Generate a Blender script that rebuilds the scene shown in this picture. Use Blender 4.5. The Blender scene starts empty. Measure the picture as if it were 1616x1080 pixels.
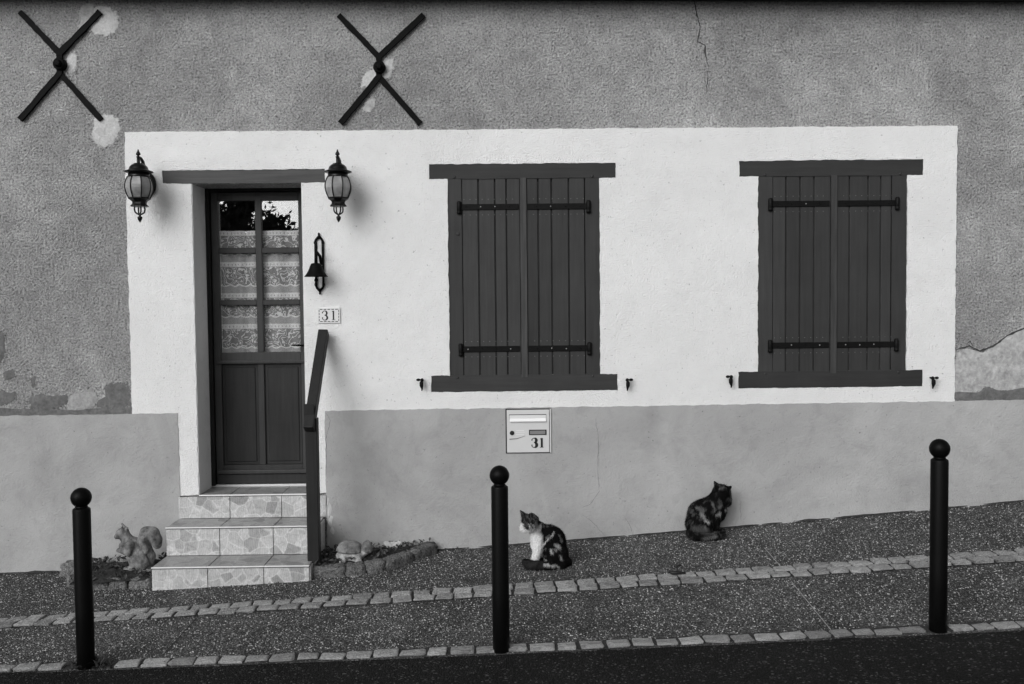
import bpy, bmesh, math, random
import numpy as np
from mathutils import Vector, Matrix, noise, Euler

random.seed(7); rng = np.random.default_rng(7)
SC = bpy.context.scene
COL = SC.collection

# ------------------------------------------------------------------ camera
CAM_D, CAM_H, FPX = 6.75, 1.77, 1485.0
YAW, PIT, ROL = 0.01242, -0.04258, -0.0099
fw = Vector((math.sin(YAW)*math.cos(PIT), math.cos(YAW)*math.cos(PIT), math.sin(PIT)))
rt = fw.cross(Vector((0, 0, 1))).normalized(); up = rt.cross(fw)
rt, up = rt*math.cos(ROL)+up*math.sin(ROL), -rt*math.sin(ROL)+up*math.cos(ROL)
cd = bpy.data.cameras.new('camera'); cam = bpy.data.objects.new('camera', cd); COL.objects.link(cam)
cd.sensor_width = 36; cd.lens = FPX/1616*36; cd.clip_start = .05; cd.clip_end = 500
cam.matrix_world = Matrix(((rt.x, up.x, -fw.x, 0), (rt.y, up.y, -fw.y, -CAM_D), (rt.z, up.z, -fw.z, CAM_H), (0, 0, 0, 1)))
SC.camera = cam

# ------------------------------------------------------------------ sky, sun, exposure
SUN_TRAVEL = Vector((.125, .20, -.125)).normalized()
elev = math.asin(-SUN_TRAVEL.z); azim = math.atan2(-SUN_TRAVEL.x, -SUN_TRAVEL.y)
w = bpy.data.worlds.new('World'); SC.world = w; w.use_nodes = True
nt = w.node_tree; nt.nodes.clear()
sky = nt.nodes.new('ShaderNodeTexSky'); sky.sky_type = 'NISHITA'; sky.sun_disc = False
sky.sun_elevation = elev; sky.sun_rotation = azim; sky.air_density = 1.0; sky.dust_density = 3.0; sky.ozone_density = 1.0
bw = nt.nodes.new('ShaderNodeRGBToBW'); bg = nt.nodes.new('ShaderNodeBackground'); bg.inputs['Strength'].default_value = .13
ow = nt.nodes.new('ShaderNodeOutputWorld')
nt.links.new(sky.outputs[0], bw.inputs[0]); nt.links.new(bw.outputs[0], bg.inputs['Color']); nt.links.new(bg.outputs[0], ow.inputs[0])
sl = bpy.data.lights.new('sun', 'SUN'); sl.energy = 1.3; sl.angle = math.radians(44); sl.color = (1, 1, 1)
so = bpy.data.objects.new('sun', sl); COL.objects.link(so); so.location = (-6, -10, 8)
so.rotation_euler = SUN_TRAVEL.to_track_quat('-Z', 'Y').to_euler()
SC.view_settings.view_transform = 'Standard'; SC.view_settings.look = 'None'
SC.view_settings.exposure = 0.05; SC.view_settings.gamma = 1

# ------------------------------------------------------------------ measuring helpers (photo point -> metres on a real plane)
def P(px, py, Y=0.0):
    d = fw + rt*((px-808)/FPX) - up*((py-540)/FPX)
    t = (Y+CAM_D)/d.y
    return d.x*t, CAM_H+d.z*t
def _fit(xs, zs, deg=2):
    c = np.polyfit(xs, zs, deg); dc = np.polyder(c)
    def f(x):
        xc = min(3.9, max(-3.7, x))
        return float(np.polyval(c, xc)+np.polyval(dc, xc)*.6*(max(-12, min(12, x))-xc))
    return f
f_wall = _fit([-3.62, -2.26, -.43, .68, 1.6, 3.8], [-.147, -.110, -.019, .06, .108, .289], 3)
f_row = _fit([-3.07, -1.72, -.674, -.014, 1.115, 3.215], [-.165, -.098, -.034, -.008, .067, .176])
f_kerb = _fit([-2.565, -.825, -.015, .929, 2.684], [-.075, -.035, -.011, .015, .075])
ROW_Y, KERB_Y = -1.05, -2.0
def zg(x, y):
    if y > ROW_Y: t = min(1, -y/-ROW_Y if y < 0 else 0); return f_wall(x)*(1-t)+f_row(x)*t
    t = (y-ROW_Y)/(KERB_Y-ROW_Y); t = min(1, t); return f_row(x)*(1-t)+f_kerb(x)*t
def G(px, py):
    a, b = -2.4, .3
    for _ in range(40):
        m = (a+b)/2; x, z = P(px, py, m)
        if z > zg(x, m): a = m
        else: b = m
    x, z = P(px, py, m); return x, m, z

# ------------------------------------------------------------------ materials
def newmat(name):
    m = bpy.data.materials.new(name); m.use_nodes = True
    n = m.node_tree; b = n.nodes['Principled BSDF']
    return m, n, b
def nd(n, t, **kw):
    o = n.nodes.new(t)
    for k, v in kw.items(): setattr(o, k, v)
    return o
def coords(n, scale=(1, 1, 1)):
    tc = nd(n, 'ShaderNodeTexCoord'); mp = nd(n, 'ShaderNodeMapping'); mp.inputs['Scale'].default_value = scale
    n.links.new(tc.outputs['Object'], mp.inputs['Vector']); return mp.outputs['Vector']
def noi(n, vec, scale, detail=4, rough=.55, dist=0):
    o = nd(n, 'ShaderNodeTexNoise'); o.inputs['Scale'].default_value = scale; o.inputs['Detail'].default_value = detail
    o.inputs['Roughness'].default_value = rough; o.inputs['Distortion'].default_value = dist
    n.links.new(vec, o.inputs['Vector']); return o.outputs['Fac']
def vor(n, vec, scale, feature='F1', out='Distance', rnd=1):
    o = nd(n, 'ShaderNodeTexVoronoi'); o.feature = feature; o.inputs['Scale'].default_value = scale
    o.inputs['Randomness'].default_value = rnd
    n.links.new(vec, o.inputs['Vector']); return o.outputs[out]
def ramp(n, fac, stops, interp='LINEAR'):
    o = nd(n, 'ShaderNodeValToRGB'); cr = o.color_ramp; cr.interpolation = interp
    while len(cr.elements) < len(stops): cr.elements.new(.5)
    for e, (p, v) in zip(cr.elements, stops): e.position = p; e.color = (v, v, v, 1)
    n.links.new(fac, o.inputs['Fac']); return o.outputs['Color']
def math_(n, op, a, b=None, c=None):
    o = nd(n, 'ShaderNodeMath'); o.operation = op
    for i, v in enumerate((a, b, c)):
        if v is None: continue
        if isinstance(v, (int, float)): o.inputs[i].default_value = v
        else: n.links.new(v, o.inputs[i])
    return o.outputs[0]
def bump(n, b, h, strength, dist, prev=None):
    o = nd(n, 'ShaderNodeBump'); o.inputs['Strength'].default_value = strength; o.inputs['Distance'].default_value = dist
    n.links.new(h, o.inputs['Height'])
    if prev is not None: n.links.new(prev, o.inputs['Normal'])
    n.links.new(o.outputs[0], b.inputs['Normal']); return o.outputs[0]
def setv(b, rough=.7, spec=.3, metal=0):
    b.inputs['Roughness'].default_value = rough; b.inputs['Specular IOR Level'].default_value = spec; b.inputs['Metallic'].default_value = metal

def simple(name, v, rough=.6, spec=.4, var=.2, vs=8, bs=None, bd=.002, bst=.6, scale=(1, 1, 1), metal=0, detail=5):
    m, n, b = newmat(name); setv(b, rough, spec, metal)
    vec = coords(n, scale)
    f = noi(n, vec, vs, detail, .6)
    n.links.new(ramp(n, f, [(.25, v*(1-var)), (.75, v*(1+var))]), b.inputs['Base Color'])
    if bs: bump(n, b, noi(n, vec, bs, 4, .6), bst, bd)
    return m

def rough_nodes(n, vec, v, lo, hi, grain):
    big = ramp(n, noi(n, vec, .9, 7, .66, .6), [(.28, lo), (.5, 1.0), (.74, hi)])
    mid = ramp(n, noi(n, vec, 9, 5, .7), [(.3, .82), (.7, 1.15)])
    fine = noi(n, vec, grain, 2.5, .74)
    pit = ramp(n, fine, [(.31, .28), (.43, .84), (.56, 1.08), (.69, 1.55)])
    sm = nd(n, 'ShaderNodeMapping'); sm.inputs['Scale'].default_value = (1.0, 1.0, .55); sm.inputs['Rotation'].default_value = (0, .5, 0); n.links.new(vec, sm.inputs[0])
    lime = math_(n, 'MULTIPLY', ramp(n, noi(n, sm.outputs[0], 2.4, 8, .72, .8), [(.58, 1.0), (.70, 1.38)]), ramp(n, noi(n, vec, 16, 5, .75, .5), [(.66, 1.0), (.74, 1.4)]))
    c = math_(n, 'MULTIPLY', math_(n, 'MULTIPLY', math_(n, 'MULTIPLY', big, mid), lime), math_(n, 'MULTIPLY', pit, v*.95))
    return c, fine
def mat_roughcast(name, v, lo=.74, hi=1.32, grain=68):
    m, n, b = newmat(name); setv(b, .95, .05)
    c, fine = rough_nodes(n, coords(n), v, lo, hi, grain)
    n.links.new(c, b.inputs['Base Color'])
    bump(n, b, fine, 1.0, .030)
    return m
def mat_rough_patch(name, v, lo, hi, grain, pv, pvar, pgrain):
    """smooth or broken mortar whose rim runs ragged into the rough render around it"""
    m, n, b = newmat(name); setv(b, .95, .05); vec = coords(n)
    c, fine = rough_nodes(n, vec, v, lo, hi, grain)
    a = nd(n, 'ShaderNodeAttribute'); a.attribute_name = 'Col'
    rag = math_(n, 'ADD', a.outputs['Fac'], math_(n, 'MULTIPLY', math_(n, 'SUBTRACT', noi(n, vec, 38, 5, .7), .5), 1.3))
    msk = ramp(n, rag, [(.44, 0), (.56, 1)])
    pc = math_(n, 'MULTIPLY', ramp(n, noi(n, vec, 13, 6, .7), [(.3, pv*(1-pvar)), (.7, pv*(1+pvar))]), ramp(n, noi(n, vec, pgrain, 3, .7), [(.3, .8), (.7, 1.15)]))
    mx = nd(n, 'ShaderNodeMix'); mx.data_type = 'FLOAT'
    n.links.new(msk, mx.inputs[0]); n.links.new(c, mx.inputs[2]); n.links.new(pc, mx.inputs[3]); n.links.new(mx.outputs[0], b.inputs['Base Color'])
    hm = nd(n, 'ShaderNodeMix'); hm.data_type = 'FLOAT'; n.links.new(msk, hm.inputs[0]); n.links.new(fine, hm.inputs[2])
    n.links.new(math_(n, 'ADD', math_(n, 'MULTIPLY', noi(n, vec, pgrain, 4, .6), .25), .45), hm.inputs[3])
    bump(n, b, hm.outputs[0], 1.0, .030)
    return m
def mat_plaster(name, v, bs=60, bd=.004, lo=.93, hi=1.05, stain=.9, rel=.4):
    m, n, b = newmat(name); setv(b, .85, .1)
    vec = coords(n)
    big = ramp(n, noi(n, vec, 1.3, 6, .65, .8), [(.3, lo), (.7, hi)])
    blot = ramp(n, noi(n, vec, 6, 6, .7, .4), [(.25, stain), (.5, 1.0)])
    spk = ramp(n, noi(n, vec, 48, 3, .6), [(.25, .55), (.33, 1.0)])
    c = math_(n, 'MULTIPLY', math_(n, 'MULTIPLY', big, blot), math_(n, 'MULTIPLY', spk, v))
    n.links.new(c, b.inputs['Base Color'])
    p = bump(n, b, noi(n, vec, 4, 3, .5, .2), .3, .03)
    p = bump(n, b, noi(n, vec, 20, 3, .55), rel, .007, p)
    bump(n, b, noi(n, vec, bs, 3, .7), 1.0, bd, p)
    return m
def mat_granite(name, v):
    m, n, b = newmat(name); setv(b, .85, .15)
    oi = nd(n, 'ShaderNodeObjectInfo'); vec = coords(n)
    ad = nd(n, 'ShaderNodeVectorMath'); ad.operation = 'ADD'; n.links.new(vec, ad.inputs[0]); n.links.new(oi.outputs['Location'], ad.inputs[1]); vec = ad.outputs[0]
    g = ramp(n, noi(n, vec, 14, 3, .7), [(.3, .6), (.5, 1.0), (.7, 1.35)])
    d = ramp(n, noi(n, vec, 2.2, 4, .6), [(.3, .6), (.55, 1.05)])
    t = ramp(n, oi.outputs['Random'], [(0, .72), (1, 1.2)])
    n.links.new(math_(n, 'MULTIPLY', math_(n, 'MULTIPLY', g, d), math_(n, 'MULTIPLY', t, v)), b.inputs['Base Color'])
    bump(n, b, noi(n, vec, 9, 4, .7), .8, .05)
    return m
def mat_wood(name, v, vertical=True, var=.18, rough=.5):
    m, n, b = newmat(name); setv(b, rough, .15)
    s = (22, 22, 1.2) if vertical else (1.2, 22, 22)
    vec = coords(n, s)
    f = noi(n, vec, 2.0, 6, .65)
    d = noi(n, coords(n), 3.0, 4, .6)
    c = math_(n, 'MULTIPLY', ramp(n, f, [(.25, 1-var), (.75, 1+var)]), ramp(n, d, [(.3, .88), (.7, 1.1)]))
    sc = ramp(n, noi(n, coords(n, (s[0]*2, s[1]*2, s[2]*4)), 1.7, 3, .7), [(.73, 1), (.80, 1.7)])
    oi = nd(n, 'ShaderNodeObjectInfo'); c = math_(n, 'MULTIPLY', c, ramp(n, oi.outputs['Random'], [(0, .86), (1, 1.14)]))
    n.links.new(math_(n, 'MULTIPLY', math_(n, 'MULTIPLY', c, sc), v), b.inputs['Base Color'])
    bump(n, b, f, .5, .002)
    return m
def mat_aggregate(name, stops, scale, big=(.8, 1.2), rough=.75, fine=(.6, 1.3)):
    m, n, b = newmat(name); setv(b, rough, .15)
    vec = coords(n)
    cell = vor(n, vec, scale, 'F1', 'Color'); dist = vor(n, vec, scale, 'F1', 'Distance')
    sx = nd(n, 'ShaderNodeSeparateColor'); n.links.new(cell, sx.inputs[0])
    base = ramp(n, sx.outputs[0], stops)
    f2 = ramp(n, noi(n, vec, scale*1.7, 2, .6), [(.3, fine[0]), (.7, fine[1])])
    bigf = ramp(n, noi(n, vec, 1.7, 7, .68, .5), [(.3, big[0]), (.7, big[1])])
    n.links.new(math_(n, 'MULTIPLY', math_(n, 'MULTIPLY', base, f2), bigf), b.inputs['Base Color'])
    bump(n, b, math_(n, 'MULTIPLY', dist, -1), 1.0, .012)
    return m
def mat_tile(name, gain=1.0):
    m, n, b = newmat(name); setv(b, .35, .4)
    vec0 = coords(n)
    wob = nd(n, 'ShaderNodeTexNoise'); wob.inputs['Scale'].default_value = 9; n.links.new(vec0, wob.inputs['Vector'])
    mx = nd(n, 'ShaderNodeVectorMath'); mx.operation = 'MULTIPLY_ADD'; n.links.new(wob.outputs['Color'], mx.inputs[0]); mx.inputs[1].default_value = (.05, .05, .05); n.links.new(vec0, mx.inputs[2])
    vec = mx.outputs[0]
    cell = vor(n, vec, 11.5, 'F1', 'Color', 1); s = nd(n, 'ShaderNodeSeparateColor'); n.links.new(cell, s.inputs[0])
    edge = vor(n, vec, 11.5, 'DISTANCE_TO_EDGE', 'Distance', 1)
    ln = ramp(n, edge, [(.03, 1.0), (.06, 0.0)])
    tone = ramp(n, s.outputs[0], [(0, .30), (.14, .37), (.22, .47), (.5, .55), (.8, .50), (1, .36)])
    wv = nd(n, 'ShaderNodeTexWave'); wv.inputs['Scale'].default_value = 22; wv.inputs['Distortion'].default_value = 4; wv.inputs['Detail'].default_value = 2
    ad = nd(n, 'ShaderNodeVectorMath'); ad.operation = 'MULTIPLY_ADD'; n.links.new(cell, ad.inputs[0]); ad.inputs[1].default_value = (3, 3, 3); n.links.new(vec, ad.inputs[2])
    n.links.new(ad.outputs[0], wv.inputs['Vector'])
    hat = ramp(n, wv.outputs['Fac'], [(.0, .88), (.4, 1.03)])
    c = math_(n, 'MULTIPLY', math_(n, 'MULTIPLY', tone, hat), ramp(n, noi(n, vec0, 30, 4, .7), [(.3, .86), (.7, 1.1)]))
    vn = noi(n, vec0, 13, 5, .6, 1.2)
    vein = ramp(n, math_(n, 'ABSOLUTE', math_(n, 'SUBTRACT', vn, .5)), [(.0, .80), (.035, 1.0)])
    e2 = vor(n, vec, 23, 'DISTANCE_TO_EDGE', 'Distance', 1)
    chip = ramp(n, e2, [(.02, .88), (.05, 1.0)])
    c = math_(n, 'MULTIPLY', math_(n, 'MULTIPLY', c, vein), chip)
    c = math_(n, 'ADD', c, math_(n, 'MULTIPLY', ln, .10))
    c = math_(n, 'MULTIPLY', c, gain)
    n.links.new(c, b.inputs['Base Color'])
    bump(n, b, noi(n, vec0, 60, 3), .2, .001)
    return m
def mat_attr(name, rough=.8, spec=.2):
    m, n, b = newmat(name); setv(b, rough, spec)
    a = nd(n, 'ShaderNodeAttribute'); a.attribute_name = 'Col'
    f = ramp(n, noi(n, coords(n), 160, 3, .6), [(.3, .75), (.7, 1.25)])
    n.links.new(math_(n, 'MULTIPLY', a.outputs['Fac'], f), b.inputs['Base Color'])
    return m
def mat_glass(name, fac=.16):
    m = bpy.data.materials.new(name); m.use_nodes = True; n = m.node_tree; n.nodes.clear()
    t = nd(n, 'ShaderNodeBsdfTransparent'); t.inputs[0].default_value = (.98, .98, .98, 1)
    g = nd(n, 'ShaderNodeBsdfGlossy'); g.inputs['Roughness'].default_value = 0.0; g.inputs['Color'].default_value = (1, 1, 1, 1)
    x = nd(n, 'ShaderNodeMixShader'); x.inputs[0].default_value = fac
    o = nd(n, 'ShaderNodeOutputMaterial')
    n.links.new(t.outputs[0], x.inputs[1]); n.links.new(g.outputs[0], x.inputs[2]); n.links.new(x.outputs[0], o.inputs[0])
    return m
def mat_lace(name, ztop, period):
    m = bpy.data.materials.new(name); m.use_nodes = True; n = m.node_tree; n.nodes.clear()
    vec = coords(n); sp = nd(n, 'ShaderNodeSeparateXYZ'); n.links.new(vec, sp.inputs[0])
    t = math_(n, 'DIVIDE', math_(n, 'SUBTRACT', ztop, sp.outputs[2]), period)
    fr = math_(n, 'FRACT', t)
    # header tape with little teeth
    tooth = math_(n, 'LESS_THAN', math_(n, 'FRACT', math_(n, 'MULTIPLY', sp.outputs[0], 38)), .74)
    band = math_(n, 'LESS_THAN', fr, .15)
    notch = math_(n, 'MULTIPLY', math_(n, 'MULTIPLY', math_(n, 'GREATER_THAN', fr, .055), math_(n, 'LESS_THAN', fr, .11)), math_(n, 'SUBTRACT', 1, tooth))
    band = math_(n, 'SUBTRACT', band, notch)
    # scalloped flower field
    sc = math_(n, 'MULTIPLY', math_(n, 'ABSOLUTE', math_(n, 'SINE', math_(n, 'MULTIPLY', sp.outputs[0], 42))), .06)
    low = math_(n, 'ADD', .72, sc)
    field = math_(n, 'MULTIPLY', math_(n, 'GREATER_THAN', fr, .17), math_(n, 'LESS_THAN', fr, low))
    v2 = coords(n, (1, .01, 1))
    n1 = noi(n, v2, 17, 1, .4, .6)
    scroll = math_(n, 'LESS_THAN', math_(n, 'ABSOLUTE', math_(n, 'SUBTRACT', math_(n, 'FRACT', math_(n, 'MULTIPLY', n1, 7)), .5)), .13)
    petals = math_(n, 'LESS_THAN', vor(n, v2, 26, 'F1', 'Distance', .8), .24)
    hem = math_(n, 'LESS_THAN', math_(n, 'ABSOLUTE', math_(n, 'SUBTRACT', fr, low)), .022)
    pat = math_(n, 'MULTIPLY', math_(n, 'MAXIMUM', scroll, petals), field)
    full = math_(n, 'MAXIMUM', math_(n, 'MAXIMUM', band, hem), pat)
    net = math_(n, 'ADD', .37, math_(n, 'MULTIPLY', math_(n, 'SUBTRACT', 1, field), .18))
    alpha = math_(n, 'MAXIMUM', math_(n, 'MULTIPLY', full, 1.0), net)
    df = nd(n, 'ShaderNodeBsdfDiffuse'); df.inputs[0].default_value = (.92, .92, .92, 1)
    tr = nd(n, 'ShaderNodeBsdfTransparent'); x = nd(n, 'ShaderNodeMixShader'); o = nd(n, 'ShaderNodeOutputMaterial')
    n.links.new(alpha, x.inputs[0]); n.links.new(tr.outputs[0], x.inputs[1]); n.links.new(df.outputs[0], x.inputs[2]); n.links.new(x.outputs[0], o.inputs[0])
    return m

MAT = dict(
    rough=mat_roughcast('rough_render', .40, .7, 1.4), broken=mat_roughcast('broken_render', .46, .8, 1.25, 60),
    white=mat_plaster('white_plaster', .85, 85, .0125, .95, 1.04, .95, .45),
    plinth=mat_plaster('grey_plinth_paint', .385, 80, .0045, .82, 1.14, .84, .4),
    patch=simple('mortar_chip', .50, .9, .1, .15, 14, 90, .004), mpatch=mat_rough_patch('mortar_patch', .40, .7, 1.4, 68, .52, .12, 60), gpatch=mat_rough_patch('grey_mortar', .40, .7, 1.4, 68, .33, .2, 60), bpatch=mat_rough_patch('broken_mortar', .40, .7, 1.4, 68, .40, .35, 40), dpatch=mat_rough_patch('damp_mortar', .40, .7, 1.4, 68, .15, .3, 50),
    pv=mat_wood('painted_wood_vertical', .044), ph=mat_wood('painted_wood_horizontal', .040, False), rail=mat_wood('rail_paint', .022),
    lint=mat_wood('weathered_lintel_wood', .068, False, .3), worn=mat_wood('worn_batten_wood', .058, True, .45),
    door=mat_wood('door_paint', .032, True, .22, .38), doorjamb=mat_wood('shaded_jamb_paint', .018), doorlight=mat_wood('door_frame_paint', .047, True, .15, .42),  # doorjamb: shade of the door recess put into a darker paint
    reveal=mat_plaster('reveal_paint', .70, 60, .003), iron=simple('black_iron', .0035, .6, .07, .35, 25, 120, .001),
    lamp=simple('lantern_metal', .005, .3, .25, .3, 20, 150, .0006), strap=simple('strap_iron', .006, .5, .1, .3, 30, 100, .001),
    bollard=simple('bollard_coating', .003, .42, .08, .2, 6, 200, .0005), screw=simple('screw_head', .45, .3, .5, .1, 30, metal=.8),
    tile=mat_tile('patterned_tile'), tread=mat_tile('shaded_tread_tile', .55), grout=simple('grout', .12, .9, .1, .3, 30, 80, .002),  # tread: darker copy of the tile, weak light on the treads put into colour
    pave=mat_aggregate('exposed_aggregate', [(0, .030), (.5, .070), (.82, .115), (.93, .19), (1, .36)], 130, (.55, 1.5)),
    road=mat_aggregate('shaded_asphalt', [(0, .005), (.6, .010), (.9, .016), (.96, .05), (1, .10)], 110, (.6, 1.5), .9),  # shadow over the road put into a near-black asphalt colour
    cobble=mat_granite('granite_cobble', .45), joint=simple('dirt_joint', .045, .95, .1, .4, 40, 90, .006),
    stone=mat_roughcast('edging_stone', .19, .5, 1.4, 55), soil=simple('dark_soil', .035, .95, .1, .6, 25, 60, .012),
    litter=simple('leaf_litter', .06, .8, .2, .8, 60), leaf=simple('dry_leaf', .42, .8, .2, .25, 40),
    mail=simple('mailbox_paint', .60, .45, .35, .05, 4), mailflap=simple('mailbox_flap', .78, .35, .4, .05, 4), mailgap=simple('mailbox_gap', .03, .8, .1),
    enamel=simple('white_enamel', .72, .3, .4, .05, 20), ink=simple('black_ink', .015, .5, .3), grey=simple('grey_plastic', .2, .5, .3),
    glass=mat_glass('window_glass', .2), dark=simple('dark_interior', .02, .9, .1), crack=simple('crack_shade', .06, .95, .05, .4, 30),  # crack: shade inside the open crack painted as a dark colour
    terra=simple('weathered_terracotta', .165, .9, .1, .85, 22, 60, .010, 1.0), lightstone=simple('pale_cast_stone', .32, .9, .1, .7, 22, 60, .010, 1.0),
    cast=simple('weathered_cast_stone', .18, .9, .1, .85, 22, 60, .010, 1.0),
    fur=mat_attr('cat_fur', .9, .03), eye=simple('cat_eye', .01, .1, .6), nose=simple('cat_nose', .12, .5, .3),
    weed=simple('weed_green', .05, .8, .2, .4, 50), eave=mat_wood('eave_timber', .04, False), joint_metal=simple('joint_strip', .32, .5, .3, .2, 30),
    foliage=simple('shrub_leaf', .035, .7, .2, .4, 20), bark=simple('bark', .05, .9, .1, .4, 15, 40, .01), verge=simple('verge_grass', .06, .9, .1, .4, 3),
)
def mat_frost():
    m, n, b = newmat('frosted_lantern_glass'); setv(b, .25, .5); b.inputs['Base Color'].default_value = (.42, .42, .42, 1)
    b.inputs['Transmission Weight'].default_value = .25
    f = ramp(n, noi(n, coords(n, (1, 1, 1)), 14, 3, .5), [(.3, .20), (.7, .38)]); n.links.new(f, b.inputs['Base Color']); return m
MAT['frost'] = mat_frost()

# ------------------------------------------------------------------ object helpers
ORG = {}
def root(name, loc, label, cat, group=None):
    o = bpy.data.objects.new(name, None); COL.objects.link(o); o.location = loc; o.empty_display_size = .1
    o['label'] = label; o['category'] = cat
    if group: o['group'] = group
    ORG[o] = Vector(loc); return o
def link(name, me, mat, parent=None, smooth=False, kind=None):
    """link a mesh made in world coordinates as one object under parent"""
    o = bpy.data.objects.new(name, me); COL.objects.link(o)
    if isinstance(mat, str): mat = MAT[mat]
    if mat and not me.materials: me.materials.append(mat)
    if parent is not None:
        org = ORG[parent]; me.transform(Matrix.Translation(-org)); o.parent = parent; ORG[o] = org
    else: ORG[o] = Vector((0, 0, 0))
    if smooth: me.polygons.foreach_set('use_smooth', [True]*len(me.polygons))
    if kind: o['kind'] = kind
    return o
def tag(o, label, cat, group=None):
    o['label'] = label; o['category'] = cat
    if group: o['group'] = group
    return o
def pyd(verts, faces):
    me = bpy.data.meshes.new('m'); me.from_pydata([tuple(v) for v in verts], [], faces); me.update(); return me
def bm_mesh(bm):
    bmesh.ops.recalc_face_normals(bm, faces=bm.faces)
    me = bpy.data.meshes.new('m'); bm.to_mesh(me); bm.free(); return me
def box_bm(bm, x0, x1, y0, y1, z0, z1, bev=0, seg=1, jit=0):
    r = bmesh.ops.create_cube(bm, size=1)
    vs = r['verts']
    for v in vs:
        v.co = Vector((x0+(v.co.x+.5)*(x1-x0), y0+(v.co.y+.5)*(y1-y0), z0+(v.co.z+.5)*(z1-z0)))
        if jit: v.co += Vector([random.uniform(-jit, jit) for _ in range(3)])
    if bev:
        es = {e for v in vs for e in v.link_edges}
        bmesh.ops.bevel(bm, geom=list(es), offset=bev, segments=seg, profile=.6, affect='EDGES', clamp_overlap=True)
def box(name, x0, x1, y0, y1, z0, z1, mat, parent, bev=.003, seg=1, jit=0, **k):
    bm = bmesh.new(); box_bm(bm, min(x0, x1), max(x0, x1), min(y0, y1), max(y0, y1), min(z0, z1), max(z0, z1), bev, seg, jit)
    return link(name, bm_mesh(bm), mat, parent, **k)
def wavy_box(name, x0, x1, y0, y1, z0, z1, mat, parent, amp=.003, n=14, axis='x', sl=0.0):
    """old timber: long box with slightly uneven edges"""
    vs, fs = [], []; s = random.random()*50
    for i in range(n+1):
        t = i/n
        for (a, b_) in ((0, 0), (1, 0), (1, 1), (0, 1)):
            d = [amp*noise.noise(Vector((t*9+s, a*7.3, b_*5.1+k*11))) for k in range(2)]
            if axis == 'x':
                x = x0+(x1-x0)*t; vs.append((x, y0+(y1-y0)*a, z0+(z1-z0)*b_+d[1]*1.4+sl*(x-(x0+x1)/2)))
            else: vs.append((x0+(x1-x0)*b_+d[0], y0+(y1-y0)*a, z0+(z1-z0)*t))
        if i:
            k = 4*i
            for j in range(4): fs.append((k-4+j, k-4+(j+1) % 4, k+(j+1) % 4, k+j))
    fs += [(0, 1, 2, 3), (4*n, 4*n+1, 4*n+2, 4*n+3)]
    bm = bmesh.new(); bv = [bm.verts.new(v) for v in vs]
    for f in fs: bm.faces.new([bv[i] for i in f])
    return link(name, bm_mesh(bm), mat, parent)
def tube_geo(vs, fs, pts, rad, n=8, cap=True, flat=None):
    pts = [Vector(p) for p in pts]; rad = rad if hasattr(rad, '__len__') else [rad]*len(pts)
    base = len(vs); pn = None
    for i, p in enumerate(pts):
        d = (pts[min(i+1, len(pts)-1)]-pts[max(i-1, 0)]).normalized()
        if pn is None:
            ref = Vector((0, 0, 1)) if abs(d.z) < .9 else Vector((0, 1, 0)); pn = d.cross(ref).normalized()
        u = (pn-d*pn.dot(d)).normalized(); pn = u; v = d.cross(u)
        for k in range(n):
            a = 2*math.pi*(k+.5)/n; vs.append(p+(u*math.cos(a)+v*math.sin(a)*(flat or 1))*rad[i])
        if i:
            k0 = base+(i-1)*n
            for k in range(n): fs.append((k0+k, k0+(k+1) % n, k0+n+(k+1) % n, k0+n+k))
    if cap:
        fs.append(tuple(range(base, base+n))[::-1]); e = base+(len(pts)-1)*n; fs.append(tuple(range(e, e+n)))
def tube(name, pts, rad, mat, parent, n=8, smooth=True, **k):
    vs, fs = [], []; tube_geo(vs, fs, pts, rad, n); return link(name, pyd(vs, fs), mat, parent, smooth=smooth, **k)
def lathe_geo(vs, fs, c, prof, n=24, rot=0):
    b = len(vs)
    for (r, z) in prof:
        for k in range(n):
            a = 2*math.pi*k/n+rot; vs.append((c[0]+r*math.cos(a), c[1]+r*math.sin(a), c[2]+z))
    for i in range(len(prof)-1):
        for k in range(n):
            fs.append((b+i*n+k, b+i*n+(k+1) % n, b+(i+1)*n+(k+1) % n, b+(i+1)*n+k))
    fs.append(tuple(range(b, b+n))[::-1]); e = b+(len(prof)-1)*n; fs.append(tuple(range(e, e+n)))
def lathe(name, c, prof, mat, parent, n=24, rot=0, smooth=True, **k):
    vs, fs = [], []; lathe_geo(vs, fs, c, prof, n, rot); o = link(name, pyd(vs, fs), mat, parent, **k)
    if smooth: o.data.polygons.foreach_set('use_smooth', [len(p.vertices) == 4 for p in o.data.polygons])
    return o
def ball(name, c, r, mat, parent, sub=2):
    bm = bmesh.new(); bmesh.ops.create_icosphere(bm, subdivisions=sub, radius=1)
    r = r if hasattr(r, '__len__') else (r, r, r)
    for v in bm.verts: v.co = Vector((c[0]+v.co.x*r[0], c[1]+v.co.y*r[1], c[2]+v.co.z*r[2]))
    return link(name, bm_mesh(bm), mat, parent, smooth=True)
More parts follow.
